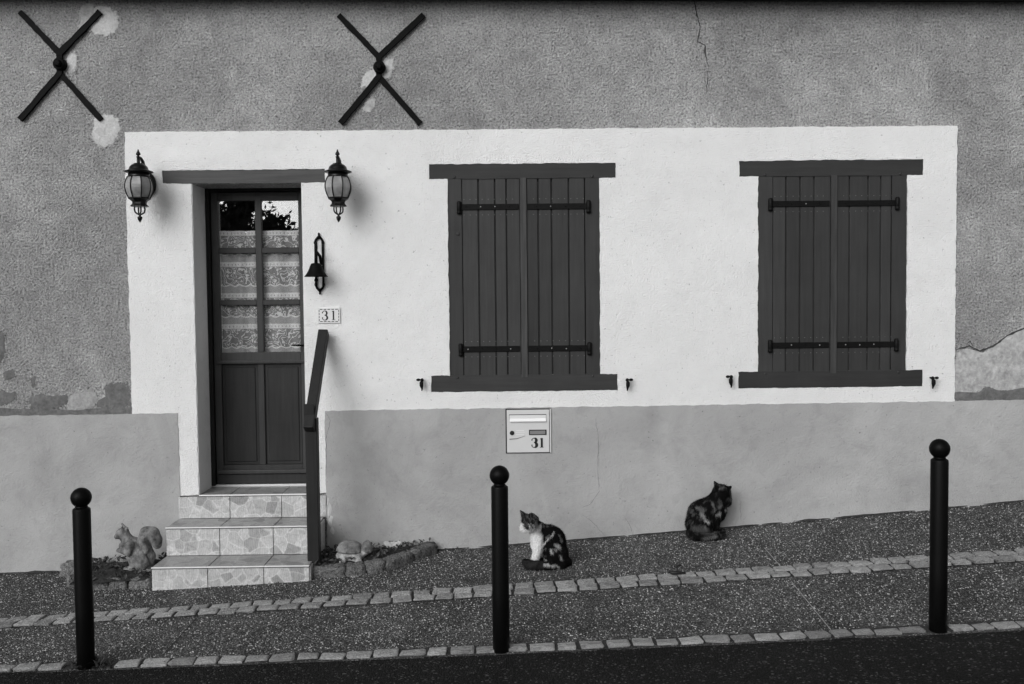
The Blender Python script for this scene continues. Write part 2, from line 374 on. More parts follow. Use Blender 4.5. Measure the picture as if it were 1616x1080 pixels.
def ribbon(name, strokes, y, th, mat, parent):
    """flat lettering standing on a plane facing -y: strokes are lists of (x, z, halfwidth)"""
    vs, fs = [], []
    for st in strokes:
        b = len(vs); N = len(st)
        for i, (x, z, h) in enumerate(st):
            x0, z0, _ = st[max(i-1, 0)]; x1, z1, _ = st[min(i+1, N-1)]
            dx, dz = x1-x0, z1-z0; l = math.hypot(dx, dz) or 1; nx, nz = -dz/l*h, dx/l*h
            for yy in (y, y-th): vs += [(x+nx, yy, z+nz), (x-nx, yy, z-nz)]
            if i:
                k = b+4*i; fs += [(k-2, k-1, k+3, k+2), (k-4, k-2, k+2, k), (k-1, k-3, k+1, k+3), (k-3, k-4, k, k+1)]
        fs += [(b, b+1, b+3, b+2), (b+4*N-4, b+4*N-3, b+4*N-1, b+4*N-2)]
    return link(name, pyd(vs, fs), mat, parent)
def numeral3(cx, cz, h, bold):
    pts = []; r = h*.25
    for i in range(13):                        # upper bowl
        a = math.radians(165-255*i/12); pts.append((cx+r*.92*math.cos(a), cz+h*.26+r*.95*math.sin(a), h*(.036+bold*max(0, math.cos(a)))))
    low = []
    for i in range(15):
        a = math.radians(95-265*i/14); low.append((cx+r*1.08*math.cos(a), cz-h*.235+r*1.07*math.sin(a), h*(.036+bold*1.1*max(0, math.cos(a)))))
    dots = [[(cx-r*.95+d*h*.055, z, h*.07) for d in (-1, 1)] for z in (cz+h*.30, cz-h*.26)]
    return [pts, low]+dots
def numeral1(cx, cz, h, bold):
    return [[(cx, cz+h*.5, h*(bold+.025)), (cx, cz-h*.5, h*(bold+.025))], [(cx-h*.17, cz+h*.40, h*.03), (cx, cz+h*.47, h*.03)], [(cx-h*.19, cz-h*.48, h*.025), (cx+h*.19, cz-h*.48, h*.025)]]
def slab(name, xs, zs, inside, yb, yf, mat, parent, jit=.004, cell=.05, warp=None):
    """wall skin built from grid cells; its free edges wander like hand laid plaster"""
    def fine(a):
        o = []
        for p, q in zip(a, a[1:]):
            n = max(1, int(math.ceil((q-p)/cell))); o += [p+(q-p)*i/n for i in range(n)]
        return o+[a[-1]]
    X, Z = fine(sorted(xs)), fine(sorted(zs)); nx, nz = len(X), len(Z)
    cells = {(i, j) for i in range(nx-1) for j in range(nz-1) if inside((X[i]+X[i+1])/2, (Z[j]+Z[j+1])/2)}
    vid = {}; vs = []; fs = []
    def on_edge(i, j): return sum(((a, b) in cells) for a in (i-1, i) for b in (j-1, j)) < 4
    def V(i, j, side):
        k = (i, j, side)
        if k not in vid:
            x, z = X[i], Z[j]
            if on_edge(i, j):
                q = Vector((x*14, 3.3, z*14)); x2 = x+jit*noise.noise(q)+jit*.5*noise.noise(q*3.1); z2 = z+jit*noise.noise(q+Vector((9, 9, 9)))+jit*.5*noise.noise(q*3.1+Vector((4, 4, 4)))
                x, z = x2, z2
            if warp: x, z = warp(x, z)
            y = (yf+.0015*noise.noise(Vector((x*4, 0, z*4)))) if side else yb
            vid[k] = len(vs); vs.append((x, y, z))
        return vid[k]
    for (i, j) in cells:
        fs.append((V(i, j, 1), V(i+1, j, 1), V(i+1, j+1, 1), V(i, j+1, 1)))
        for di, dj, a, b in ((-1, 0, (i, j+1), (i, j)), (1, 0, (i+1, j), (i+1, j+1)), (0, -1, (i, j), (i+1, j)), (0, 1, (i+1, j+1), (i, j+1))):
            if (i+di, j+dj) not in cells: fs.append((V(*b, 1), V(*a, 1), V(*a, 0), V(*b, 0)))
    return link(name, pyd(vs, fs), mat, parent)
def blob_patch(name, pts, y0, y1, mat, parent, jit=.010, sub=5):
    """thin irregular pad of mortar: closed outline in wall metres, feathered rim"""
    out = []
    N = len(pts)
    for i in range(N):
        p0, p1, p2, p3 = [Vector((*pts[(i+d) % N], 0)) for d in (-1, 0, 1, 2)]
        for s in range(sub):
            t = s/sub
            q = .5*((2*p1)+(p2-p0)*t+(2*p0-5*p1+4*p2-p3)*t*t+(3*p1-p0-3*p2+p3)*t**3)
            k = Vector((q.x*40, q.y*40, 1.7)); out.append((q.x+jit*noise.noise(k), q.y+jit*noise.noise(k+Vector((7, 7, 7)))))
    n = len(out); cx = sum(p[0] for p in out)/n; cz = sum(p[1] for p in out)/n
    rad = sum(math.hypot(x-cx, z-cz) for x, z in out)/n; fe = min(.35, .03/rad)
    vs, fs, cl = [], [], []
    for sc_, yy, a in ((1+fe, y0-.0012, 0.0), (1.0, y0+(y1-y0)*.6, .5), (1-fe, y1, 1.0), (.45*(1-fe), y1-.0008, 1.0)):
        vs += [(cx+(x-cx)*sc_, yy, cz+(z-cz)*sc_) for x, z in out]; cl += [a]*n
    vs.append((cx, y1-.0016, cz)); cl.append(1.0)
    for r in range(3): fs += [(r*n+i, r*n+(i+1) % n, (r+1)*n+(i+1) % n, (r+1)*n+i) for i in range(n)]
    fs += [(3*n+i, 3*n+(i+1) % n, 4*n) for i in range(n)]
    me = pyd(vs, fs); setcol(me, np.array(cl)); bm = bmesh.new(); bm.from_mesh(me)
    bmesh.ops.recalc_face_normals(bm, faces=bm.faces); bm.to_mesh(me); bm.free()
    return link(name, me, mat, parent)
def crack(pts, wd, y, parent, mat='crack', wob=.008):
    P2 = []
    for (a, b) in zip(pts, pts[1:]):
        n = max(2, int(math.hypot(a[0]-b[0], a[1]-b[1])/.02))
        for i in range(n):
            t = i/n; x, z = a[0]+(b[0]-a[0])*t, a[1]+(b[1]-a[1])*t
            P2.append((x+wob*noise.noise(Vector((x*30, z*30, 2))), z+wob*noise.noise(Vector((x*30, z*30, 8)))))
    P2.append(pts[-1]); N = len(P2)
    st = [(x, z, wd*.5*(.35+.65*abs(noise.noise(Vector((i*.6, 3, z*5)))*1.6+.3))*min(1, (i+1)/4, (N-i)/4)) for i, (x, z) in enumerate(P2)]
    return ribbon('crack', [st], y, .0012, mat, parent)

# ---- implicit bodies (one continuous skin from blended limbs)
def sdf_body(prims, h, k):
    lo = np.array([1e9]*3); hi = -lo
    for p in prims:
        for c, r in ((p['a'], p['ra']), (p['b'], p['rb'])):
            r = np.max(r); lo = np.minimum(lo, np.array(c)-r); hi = np.maximum(hi, np.array(c)+r)
    lo -= 4*h; hi += 4*h
    n = np.ceil((hi-lo)/h).astype(int)+1
    ax = [lo[i]+h*np.arange(n[i]) for i in range(3)]
    pts = np.stack(np.meshgrid(*ax, indexing='ij'), -1).reshape(-1, 3)
    def dist(q):
        D = []
        for p in prims:
            if p['ell'] is not None:
                s = np.array(p['ell']); v = q-np.array(p['a'])
                if p['rot'] is not None: v = v@p['rot']
                D.append((np.linalg.norm(v/s, axis=1)-1)*s.min())
            else:
                a, b = np.array(p['a'], float), np.array(p['b'], float); ba = b-a
                t = np.clip(((q-a)@ba)/max(1e-9, ba@ba), 0, 1)
                D.append(np.linalg.norm(q-a-t[:, None]*ba, axis=1)-(p['ra']+(p['rb']-p['ra'])*t))
        return np.array(D)
    def field(q):
        D = dist(q); m = D.min(0); return m-k*np.log(np.exp(-(D-m)/k).sum(0))
    F = np.concatenate([field(c) for c in np.array_split(pts, max(1, len(pts)//200000))]).reshape(n)
    S = F < 0
    cnt = np.zeros(n-1); acc = np.zeros(tuple(n-1)+(3,))
    idx = np.stack(np.meshgrid(*[np.arange(m-1) for m in n], indexing='ij'), -1).astype(float)
    corners = [(a, b, c) for a in (0, 1) for b in (0, 1) for c in (0, 1)]
    sl_ = lambda A, c: A[c[0]:n[0]-1+c[0], c[1]:n[1]-1+c[1], c[2]:n[2]-1+c[2]]
    for c in corners:
        for d in range(3):
            if c[d]: continue
            e = list(c); e[d] = 1
            fa, fb = sl_(F, c), sl_(F, e); cross = (fa < 0) != (fb < 0)
            t = np.where(cross, fa/np.where(cross, fa-fb, 1), 0)
            pos = np.array(c, float)+t[..., None]*np.eye(3)[d]
            acc += np.where(cross[..., None], pos, 0); cnt += cross
    act = cnt > 0; ids = -np.ones(n-1, int); ids[act] = np.arange(act.sum())
    V = lo+h*(idx[act]+acc[act]/cnt[act][:, None])
    faces = []
    for d in range(3):
        o = [i for i in range(3) if i != d]
        sa = [slice(None)]*3; sb = [slice(None)]*3; sa[d] = slice(0, -1); sb[d] = slice(1, None)
        A, B = S[tuple(sa)], S[tuple(sb)]
        for (i, j, l) in np.argwhere(A != B):
            q = [i, j, l]
            if q[o[0]] < 1 or q[o[1]] < 1 or q[o[0]] >= n[o[0]]-1 or q[o[1]] >= n[o[1]]-1: continue
            f = []
            for (u, v) in ((0, 0), (1, 0), (1, 1), (0, 1)):
                g = q.copy(); g[o[0]] -= u; g[o[1]] -= v; f.append(int(ids[tuple(g)]))
            if A[i, j, l] == (d == 1): f = f[::-1]
            faces.append(tuple(f))
    D = dist(V); W = np.exp(-(D-D.min(0))/(k*.8)); W /= W.sum(0)
    colr = (W*np.array([p['col'] for p in prims])[:, None]).sum(0)
    return V, faces, colr
def RC(a, b, ra, rb, col=.02): return dict(a=a, b=b, ra=ra, rb=rb, col=col, ell=None, rot=None)
def EL(c, r, col=.02, rot=None):
    return dict(a=c, b=c, ra=max(r), rb=max(r), col=col, ell=r, rot=None if rot is None else np.array(Euler(rot).to_matrix()))
def chain(pts, rs, col=.02): return [RC(pts[i], pts[i+1], rs[i], rs[i+1], col) for i in range(len(pts)-1)]
def setcol(me, c):
    at = me.color_attributes.new('Col', 'FLOAT_COLOR', 'POINT')
    at.data.foreach_set('color', np.stack([c, c, c, np.ones_like(c)], 1).ravel().astype(np.float32))
def segdist(q, a, b):
    a, b = np.array(a), np.array(b); ba = b-a; t = np.clip(((q-a)@ba)/(ba@ba), 0, 1); return np.linalg.norm(q-a-t[:, None]*ba, axis=1)
def fur_mesh(V, faces, colr, count, length, flow, lift=.45):
    tri = np.array([(f[0], f[1], f[2]) for f in faces]+[(f[0], f[2], f[3]) for f in faces])
    A, B, C = V[tri[:, 0]], V[tri[:, 1]], V[tri[:, 2]]
    nr = np.cross(B-A, C-A); ar = np.linalg.norm(nr, axis=1); nr /= np.maximum(ar, 1e-12)[:, None]
    pick = rng.choice(len(tri), count, p=ar/ar.sum()); u = rng.random((count, 2)); fl = u.sum(1) > 1; u[fl] = 1-u[fl]
    p = A[pick]+u[:, :1]*(B-A)[pick]+u[:, 1:]*(C-A)[pick]; nn = nr[pick]; c = colr[tri[pick, 0]]
    f = flow(p); f = f-nn*(f*nn).sum(1)[:, None]; f /= np.maximum(np.linalg.norm(f, axis=1), 1e-6)[:, None]
    d = nn*lift+f+rng.normal(0, .22, (count, 3)); d /= np.linalg.norm(d, axis=1)[:, None]
    L = length*rng.uniform(.6, 1.2, count)[:, None]; s = np.cross(d, nn); s /= np.maximum(np.linalg.norm(s, axis=1), 1e-6)[:, None]
    wd = .0011; vs = np.empty((count*3, 3)); vs[0::3] = p-nn*.001+s*wd; vs[1::3] = p-nn*.001-s*wd; vs[2::3] = p+d*L
    me = pyd(vs.tolist(), [(3*i, 3*i+1, 3*i+2) for i in range(count)]); setcol(me, np.repeat(c*rng.uniform(.75, 1.3, count), 3)); return me

# ------------------------------------------------------------------ ground
def sheet(name, xs, ys, zf, mat, **k):
    vs = [(x, y, zf(x, y)) for y in ys for x in xs]; nx = len(xs)
    fs = [(j*nx+i, j*nx+i+1, (j+1)*nx+i+1, (j+1)*nx+i) for j in range(len(ys)-1) for i in range(nx-1)]
    o = link(name, pyd(vs, fs), mat, None, smooth=True); o['kind'] = 'structure'; return o
def lin(a, b, n): return [a+(b-a)*i/n for i in range(n+1)]
XS = lin(-14, 14, 220)
pave = sheet('pavement', XS, lin(-2.06, .06, 26), lambda x, y: zg(x, y)+.003*noise.noise(Vector((x*3, y*3, 0))), 'pave')
road = sheet('road', XS, lin(-9, -2.045, 40), lambda x, y: f_kerb(x)-.001+.003*noise.noise(Vector((x*2, y*2, 5)))-.01*abs(y+5.5)*0, 'road')
verge = sheet('verge', [-60, -30]+lin(-14, 14, 20)+[30, 60], lin(-60, -8.98, 12), lambda x, y: f_kerb(x)-.018+.1*min(1, (-9-y)/3 if y < -9 else 0), 'verge')

# cobbles: each a child of the pavement
cob_meshes = []
for k in range(9):
    bm = bmesh.new(); box_bm(bm, -.5, .5, -.5, .5, -.5, .5, .11, 2)
    for v in bm.verts:
        v.co += Vector((noise.noise(v.co*2.3+Vector((k*5, 0, 0)))*.16, noise.noise(v.co*2.3+Vector((0, k*5, 0)))*.16, noise.noise(v.co*3+Vector((0, 0, k*5)))*.08))
    me = bm_mesh(bm); me.materials.append(MAT['cobble']); me.polygons.foreach_set('use_smooth', [True]*len(me.polygons)); cob_meshes.append(me)
BY = KERB_Y-.008
BOLX = [P((a+b)/2, (c+1020)/2, BY)[0] for a, b, c in ((134, 128.5, 770), (790, 789, 735), (1481, 1482, 693))]
def cobble(x, y, sx, sy, hgt, zf):
    if y < -1.9 and (any(abs(x-q) < .058 for q in BOLX) or .05 < x-BOLX[0] < .19): return
    o = bpy.data.objects.new('cobble', random.choice(cob_meshes)); COL.objects.link(o); o.parent = pave
    th = .06; sl_ = math.atan((zf(x+.1)-zf(x-.1))/.2)
    o.location = (x, y, zf(x)+hgt-th/2); o.scale = (sx, sy, th)
    o.rotation_euler = (random.uniform(-.03, .03), -sl_+random.uniform(-.03, .03), random.uniform(-.09, .09))
for r_, yy in enumerate((ROW_Y+.048, ROW_Y-.048)):
    x = -3.9+(.06 if r_ else 0)
    while x < 4.2:
        L = random.uniform(.108, .142)
        cobble(x+L/2, yy+random.uniform(-.006, .006), L-.006-random.random()*.012, (.088+random.uniform(-.010, .006)), .016+random.uniform(-.005, .003), lambda q: zg(q, yy))
        x += L
x = -3.4
while x < 3.6:
    L = random.uniform(.112, .142)
    cobble(x+L/2, KERB_Y+.005+random.uniform(-.006, .006), L-.006-random.random()*.012, .074+random.uniform(-.010, .006), .013+random.uniform(-.004, .004), f_kerb)
    x += L
def strip(name, pts, wd, z, mat, parent, zf=zg, kind=None):
    vs, fs = [], []
    for i, (x, y) in enumerate(pts):
        x0, y0 = pts[max(0, i-1)]; x1, y1 = pts[min(len(pts)-1, i+1)]; dx, dy = x1-x0, y1-y0; l = math.hypot(dx, dy)
        nx, ny = -dy/l*wd/2, dx/l*wd/2
        vs += [(x+nx, y+ny, zf(x+nx, y+ny)+z), (x-nx, y-ny, zf(x-nx, y-ny)+z)]
        if i: fs.append((2*i-2, 2*i-1, 2*i+1, 2*i))
    return link(name, pyd(vs, fs), mat, parent)
strip('gutter_joint_bed', [(x, ROW_Y) for x in lin(-5, 5, 100)], .20, .003, 'joint', pave)
strip('kerb_joint_bed', [(x, KERB_Y+.02) for x in lin(-5, 5, 100)], .10, .003, 'joint', pave)
for (a, b) in (((1206, 866), (1238, 903)), ((1249, 920), (1311, 996))):
    A, B = G(*a), G(*b); strip('joint_strip', [(A[0]+(B[0]-A[0])*t, A[1]+(B[1]-A[1])*t) for t in lin(0, 1, 12)], .005, .007, 'joint_metal', pave)
A, B = G(312, 975), G(258, 1034); strip('joint_strip', [(A[0]+(B[0]-A[0])*t, A[1]+(B[1]-A[1])*t) for t in lin(0, 1, 12)], .006, .004, 'joint', pave)

# pebbles standing proud of the pavement's wearing surface
NG = 66000
gx = rng.uniform(-4.3, 4.6, NG); gy = rng.uniform(-1.95, -.01, NG); gs = rng.uniform(.0020, .0058, NG)
keep = np.abs(gy-ROW_Y) > .105; gx, gy, gs = gx[keep], gy[keep], gs[keep]; NG = len(gx)
gz_ = np.array([zg(a, b) for a, b in zip(gx, gy)])+.003*np.array([noise.noise(Vector((a*3, b*3, 0))) for a, b in zip(gx, gy)])
oct_v = np.array([(1, 0, 0), (-1, 0, 0), (0, 1, 0), (0, -1, 0), (0, 0, 1), (0, 0, -1)], float)
rot = rng.uniform(0, 6.28, NG); c_, s_ = np.cos(rot), np.sin(rot); el_ = rng.uniform(.6, 1.5, NG)
ov = np.empty((NG, 6, 3)); lx_, ly_ = oct_v[None, :, 0]*el_[:, None], oct_v[None, :, 1]*np.ones((NG, 1))
ov[:, :, 0] = gx[:, None]+(lx_*c_[:, None]-ly_*s_[:, None])*gs[:, None]; ov[:, :, 1] = gy[:, None]+(lx_*s_[:, None]+ly_*c_[:, None])*gs[:, None]
ov[:, :, 2] = gz_[:, None]+(oct_v[None, :, 2]*rng.uniform(.5, 1.0, NG)[:, None]+.3)*gs[:, None]
ft = np.array([(4, 0, 2), (4, 2, 1), (4, 1, 3), (4, 3, 0), (5, 2, 0), (5, 1, 2), (5, 3, 1), (5, 0, 3)])
me = pyd(ov.reshape(-1, 3).tolist(), (ft[None]+6*np.arange(NG)[:, None, None]).reshape(-1, 3).tolist())
gc = np.where(rng.random(NG) < .60, rng.uniform(.03, .15, NG), rng.uniform(.18, .58, NG)**1.1); setcol(me, np.repeat(gc, 6))
o = link('aggregate', me, mat_attr('pebble', .8, .15), pave); o['kind'] = 'stuff'

r2 = random.Random(5); vs, fs = [], []; xx = -4.2
while xx < 4.4:
    L = r2.uniform(.15, .6); n = 8
    for i in range(n+1):
        x = xx+L*i/n; w2 = .030*(.4+.6*abs(noise.noise(Vector((x*7, 2, 2)))*2))*min(1, i/2+.2, (n-i)/2+.2)
        vs += [(x, -.012, zg(x, 0)+.006+w2*.35), (x, -.018-w2, zg(x, -.018-w2)+.0065)]
        if i: b = len(vs); fs.append((b-4, b-3, b-1, b-2))
    xx += L+r2.uniform(.0, .12)
o = link('wall_foot_dirt', pyd(vs, fs), 'joint', pave); o['kind'] = 'stuff'
# ------------------------------------------------------------------ house
house = root('house', (0, 0, 0), 'old house front with rough grey render, white painted band and grey plinth', 'house')
XL, XR = -2.640, 3.279                    # white band
ZT = 2.996; zb = lambda x: .997+(x-XL)*(.022-(-.003))/(XR-XL)
DX0 = sum(P(px, py)[0] for px, py in ((304, 320), (309, 550), (314, 760)))/3
DX1 = sum(P(px, py)[0] for px, py in ((476, 300), (482, 600), (486, 740)))/3
DZT = P(390, 290)[1]; DZB = .405
PXL = sum(P(px, py)[0] for px, py in ((282, 660), (285, 770)))/2; PXR = sum(P(px, py)[0] for px, py in ((514, 655), (514, 770)))/2
XS_ = [-7, XL, DX0, DX1, XR, 7]
EZ0, EZ1 = P(0, 0)[1]+.004, P(1616, 3)[1]+.004
W1 = dict(l=P(677, 258), L=P(971, 258), jl=P(708, 430), jr=P(946.5, 430), tz=(P(677, 260)[1]+P(971, 257)[1])/2, lz=(P(690, 284)[1]+P(960, 280)[1])/2, sz=(P(690, 593)[1]+P(960, 590)[1])/2, bz=(P(690, 619)[1]+P(960, 616)[1])/2,
          sl=P(681, 605)[0], sr=P(974, 605)[0], jil=P(730, 430)[0], jir=P(923.5, 430)[0], gl=(756, 782, 800), gr=(850, 871, 898), bat=(821.5, 831.5), top=(P(780, 281)[1]+P(880, 280)[1])/2, bot=(P(780, 595)[1]+P(880, 594)[1])/2, st=(P(780, 327)[1], P(780, 551)[1]), pint=(724, 931))
W2 = dict(l=P(1166, 258), L=P(1456, 258), jl=P(1195.5, 430), jr=P(1430, 430), tz=(P(1170, 253.5)[1]+P(1450, 253)[1])/2, lz=(P(1180, 278)[1]+P(1440, 278.5)[1])/2, sz=(P(1180, 586)[1]+P(1440, 584.5)[1])/2, bz=(P(1180, 612)[1]+P(1440, 611)[1])/2,
          sl=P(1165, 600)[0], sr=P(1455, 600)[0], jil=P(1219, 430)[0], jir=P(1406, 430)[0], gl=(1240, 1262, 1284), gr=(1340, 1369, 1389), bat=(1310, 1319.5), top=P(1310, 276.5)[1], bot=P(1310, 588.5)[1], st=(P(1270, 322)[1], P(1270, 545)[1]), pint=(1213, 1416))
LX0, LX1 = P(257, 280)[0], P(513, 278)[0]; LZ0 = (P(257, 291)[1]+P(513, 288)[1])/2; LZ1 = (P(257, 270)[1]+P(513, 267)[1])/2
def in_white(x, z):
    if not (XL < x < XR and z < ZT): return False
    if DX0 < x < DX1 and z < LZ0+.001: return False
    if LX0 < x < LX1 and LZ0 < z < LZ1: return False
    for w_ in (W1, W2):
        if w_['jl'][0] < x < w_['jr'][0] and w_['sz'] < z < w_['lz']: return False
        if w_['l'][0] < x < w_['L'][0] and w_['lz'] < z < w_['tz']: return False
        if w_['sl'] < x < w_['sr'] and w_['bz'] < z < w_['sz']: return False
    if z < 1.0: return PXL < x < PXR and z > DZB
    return True
wx = [XL, XR, DX0, DX1, PXL, PXR, LX0, LX1]+[v for w_ in (W1, W2) for v in (w_['l'][0], w_['L'][0], w_['jl'][0], w_['jr'][0], w_['sl'], w_['sr'])]
wz = [DZB, 1.0, ZT, LZ0, LZ1]+[v for w_ in (W1, W2) for v in (w_['tz'], w_['lz'], w_['sz'], w_['bz'])]
slope = lambda x, z: (x, z+((zb(x)-1.0) if abs(z-1.0) < .02 else 0))
slab('rough_wall', XS_+[v for w_ in (W1, W2) for v in (w_['jl'][0], w_['jr'][0])], [-.6, DZB-.03, DZT, ZT, 4.1]+[v for w_ in (W1, W2) for v in (w_['sz'], w_['lz'])],
     lambda x, z: not (DX0 < x < DX1 and DZB-.03 < z < DZT) and not any(w_['jl'][0] < x < w_['jr'][0] and w_['sz'] < z < w_['lz'] for w_ in (W1, W2)), .34, 0.0, 'rough', house, jit=0, cell=.25)
slab('white_band', wx, wz, in_white, -.0005, -.012, 'white', house, jit=.006, cell=.02, warp=slope)
slab('grey_plinth', [-7, PXL, PXR, 7], [-.6, .999], lambda x, z: not (PXL < x < PXR), -.0007, -.016, 'plinth', house, jit=.006, cell=.025, warp=lambda x, z: (x, z+((zb(x)-1.0+.001) if abs(z-1.0) < .02 else 0)))
# eave
vs = [(-7, -.20, EZ0-(EZ1-EZ0)*.7), (7, -.20, EZ1+(EZ1-EZ0)*.7), (7, .3, EZ1+(EZ1-EZ0)*.7), (-7, .3, EZ0-(EZ1-EZ0)*.7)]
link('eave', pyd(vs+[(a, b, c+.12) for a, b, c in vs], [(0, 1, 2, 3), (4, 5, 6, 7), (0, 1, 5, 4), (1, 2, 6, 5), (2, 3, 7, 6), (3, 0, 4, 7)]), 'eave', house)
# reveal of the doorway
box('door_reveal', DX0-.02, DX0+.004, -.006, .33, DZB, DZT, 'reveal', house, 0)
box('door_reveal', DX1-.004, DX1+.02, -.006, .33, DZB, DZT, 'reveal', house, 0)
wavy_box('door_lintel', LX0+.002, LX1-.002, .33, -.008, LZ0+.002, LZ1-.002, 'lint', house, .003, 16)
# interior behind the glass
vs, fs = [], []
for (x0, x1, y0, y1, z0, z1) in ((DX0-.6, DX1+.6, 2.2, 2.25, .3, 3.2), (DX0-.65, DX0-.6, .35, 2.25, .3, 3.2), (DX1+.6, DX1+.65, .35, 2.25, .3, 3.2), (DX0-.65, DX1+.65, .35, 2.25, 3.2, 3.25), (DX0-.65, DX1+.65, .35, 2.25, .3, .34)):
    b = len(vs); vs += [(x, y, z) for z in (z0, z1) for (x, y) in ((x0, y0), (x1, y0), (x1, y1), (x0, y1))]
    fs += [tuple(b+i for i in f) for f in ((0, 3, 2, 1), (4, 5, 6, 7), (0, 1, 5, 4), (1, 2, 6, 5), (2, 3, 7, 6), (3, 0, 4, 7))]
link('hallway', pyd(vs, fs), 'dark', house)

# windows: surround and two shutter leaves each
for w_ in (W1, W2):
    sur = box('window_surround', w_['jl'][0]+.004, w_['jr'][0]-.004, .06, .02, w_['sz']-.01, w_['lz']+.01, 'dark', house, 0)
    yf = -.0055
    wavy_box('lintel', w_['l'][0]+.001, w_['L'][0]-.001, .05, yf-.003, w_['lz']+.0005, w_['tz']-.002, 'ph', sur, .003)
    wavy_box('sill', w_['sl']+.001, w_['sr']-.001, .05, yf-.004, w_['bz']+.002, w_['sz']-.0005, 'ph', sur, .003)
    wavy_box('jamb', w_['jl'][0]+.002, w_['jil']-.002, .05, yf, w_['sz'], w_['lz'], 'pv', sur, .0025, axis='z')
    wavy_box('jamb', w_['jir']+.002, w_['jr'][0]-.002, .05, yf, w_['sz'], w_['lz'], 'pv', sur, .0025, axis='z')
    bx0, bx1 = P(w_['bat'][0], 430)[0], P(w_['bat'][1], 430)[0]
    for side in (0, 1):
        leaf = box('shutter', (w_['jil'] if not side else bx0+.02), (bx0+.015 if not side else w_['jir']), .035, .012, w_['bot'], w_['top'], 'strap', house, 0)
        e = [w_['jil']+.002]+[P(g, 430)[0] for g in w_['gl']]+[bx0] if not side else [bx1]+[P(g, 430)[0] for g in w_['gr']]+[w_['jir']-.002]
        for i, (a, b) in enumerate(zip(e, e[1:])):
            box('plank', a+(.0048 if i else .001), b-(.0036 if i < 3 else .001), .014, -.003+random.uniform(-.001, .001), w_['bot']+.004, w_['top']-.004, 'pv', leaf, .0035, 1)
            if i: box('bead', a-.0012, a+.0026, .014, .0025, w_['bot']+.004, w_['top']-.03, 'pv', leaf, .0015, 1)
        for zc in w_['st']:
            zc2 = zc
            px = P(w_['pint'][side], 430)[0]
            a, b = (px, P(w_['bat'][0]-2, 430)[0]) if not side else (P(w_['bat'][1]+1.5, 430)[0], px)
            st = box('hinge_strap', a, b, -.0045, -.0105, zc2-.021, zc2+.021, 'strap', leaf, .002)
            lathe('hinge_pin', (px+(.008 if not side else -.008), -.014, zc2-.05), [(.012, 0), (.017, .006), (.017, .018), (.014, .022), (.016, .026), (.016, .085), (.010, .092)], 'strap', leaf, 12)
            for q in range(4):
                xx = a+(b-a)*(.14+.235*q); ball('bolt', (xx, -.0105, zc2+random.uniform(-.003, .003)), (.0055, .004, .0055), 'screw' if random.random() < .4 else 'strap', st, 1)
            for dz in (-.055, .055):
                vs, fs = [], []
                for q in range(9):
                    xx = a+(b-a)*(.1+.1*q); lathe_geo(vs, fs, (xx, 0, zc2+dz), [(.0025, -.002), (.0025, .002)], 6)
                vs = [(v[0], -.0035+(v[1])*.2, v[2]) for v in vs]; o = link('nail_row', pyd(vs, fs), 'grey', leaf); o['kind'] = 'stuff'
        if not side: wavy_box('cover_batten', bx0+.0005, bx1-.0005, .012, -.014, w_['bot']-.004, w_['top']-.002, 'worn', leaf, .002, 20, 'z')
    for (xx, zz) in ((w_['jl'][0]+.05, (w_['lz']+.012)), (w_['jr'][0]-.05, w_['lz']+.012), (w_['jl'][0]+.055, w_['sz']-.016), (w_['jr'][0]-.055, w_['sz']-.016)):
        ball('peg', (xx, yf-.003, zz), (.012, .004, .012), 'ph', sur, 1)
    if w_ is W1: ball('knob_plug', (P(723, 370)[0], yf, P(723, 370)[1]), (.014, .004, .014), 'pv', sur)

# door
DY = .30
def D(px, py, Y=DY): return P(px, py, Y)
dr = box('door', D(333, 500)[0], D(333, 500)[0]+.80, DY+.05, DY+.046, .44, .46, 'dark', house, 0)
dl, dr_ = D(335, 450)[0], D(335, 450)[0]+.80
dxs = [D(345.6, 435)[0], D(404, 435)[0], D(414, 435)[0], D(473, 435)[0]]
sym = dxs[2]-dxs[1]; dxs[3] = dxs[2]+(dxs[1]-dxs[0]); dr_ = dxs[3]+(dxs[0]-dl)+.02
rows = [(D(400, 317)[1], D(400, 391)[1]), (D(400, 400)[1], D(400, 473.5)[1]), (D(400, 482)[1], D(400, 556)[1])]
ztop = D(400, 303)[1]; zbot = D(400, 762)[1]; zmid = D(400, 573)[1]
box('frame_jamb', DX0+.004, dl-.003, DY-.03, DY+.08, DZB+.01, ztop+.10, 'doorjamb', dr)
box('frame_jamb', dr_+.003, dr_+.08, DY-.03, DY+.08, DZB+.01, ztop+.10, 'doorjamb', dr)
box('frame_head', DX0+.005, dr_+.079, DY-.028, DY+.078, ztop+.003, DZT+.05, 'doorjamb', dr)
box('stile', dl, dxs[0], DY, DY+.045, zbot, ztop, 'doorlight', dr, .004)
box('stile', dxs[3], dr_, DY, DY+.045, zbot, ztop, 'doorlight', dr, .004)
box('mullion', dxs[1], dxs[2], DY+.001, DY+.044, rows[2][1], ztop-.03, 'doorlight', dr, .004)
box('rail', dxs[0], dxs[3], DY+.0015, DY+.043, rows[0][0], ztop-.001, 'doorlight', dr, .004)
for i in (0, 1):
    for c in (0, 2): box('glazing_bar', dxs[c], dxs[c+1], DY+.002, DY+.042, rows[i+1][0], rows[i][1], 'doorlight', dr, .004)
box('rail', dxs[0], dxs[3], DY+.0015, DY+.043, zmid, rows[2][1], 'doorlight', dr, .004)
box('moulding', dl+.02, dr_-.02, DY-.016, DY+.01, zmid-.006, zmid+.018, 'doorlight', dr, .006, 2)
mz0 = D(400, 734)[1]; mx0, mx1 = D(408, 650)[0], D(418, 650)[0]
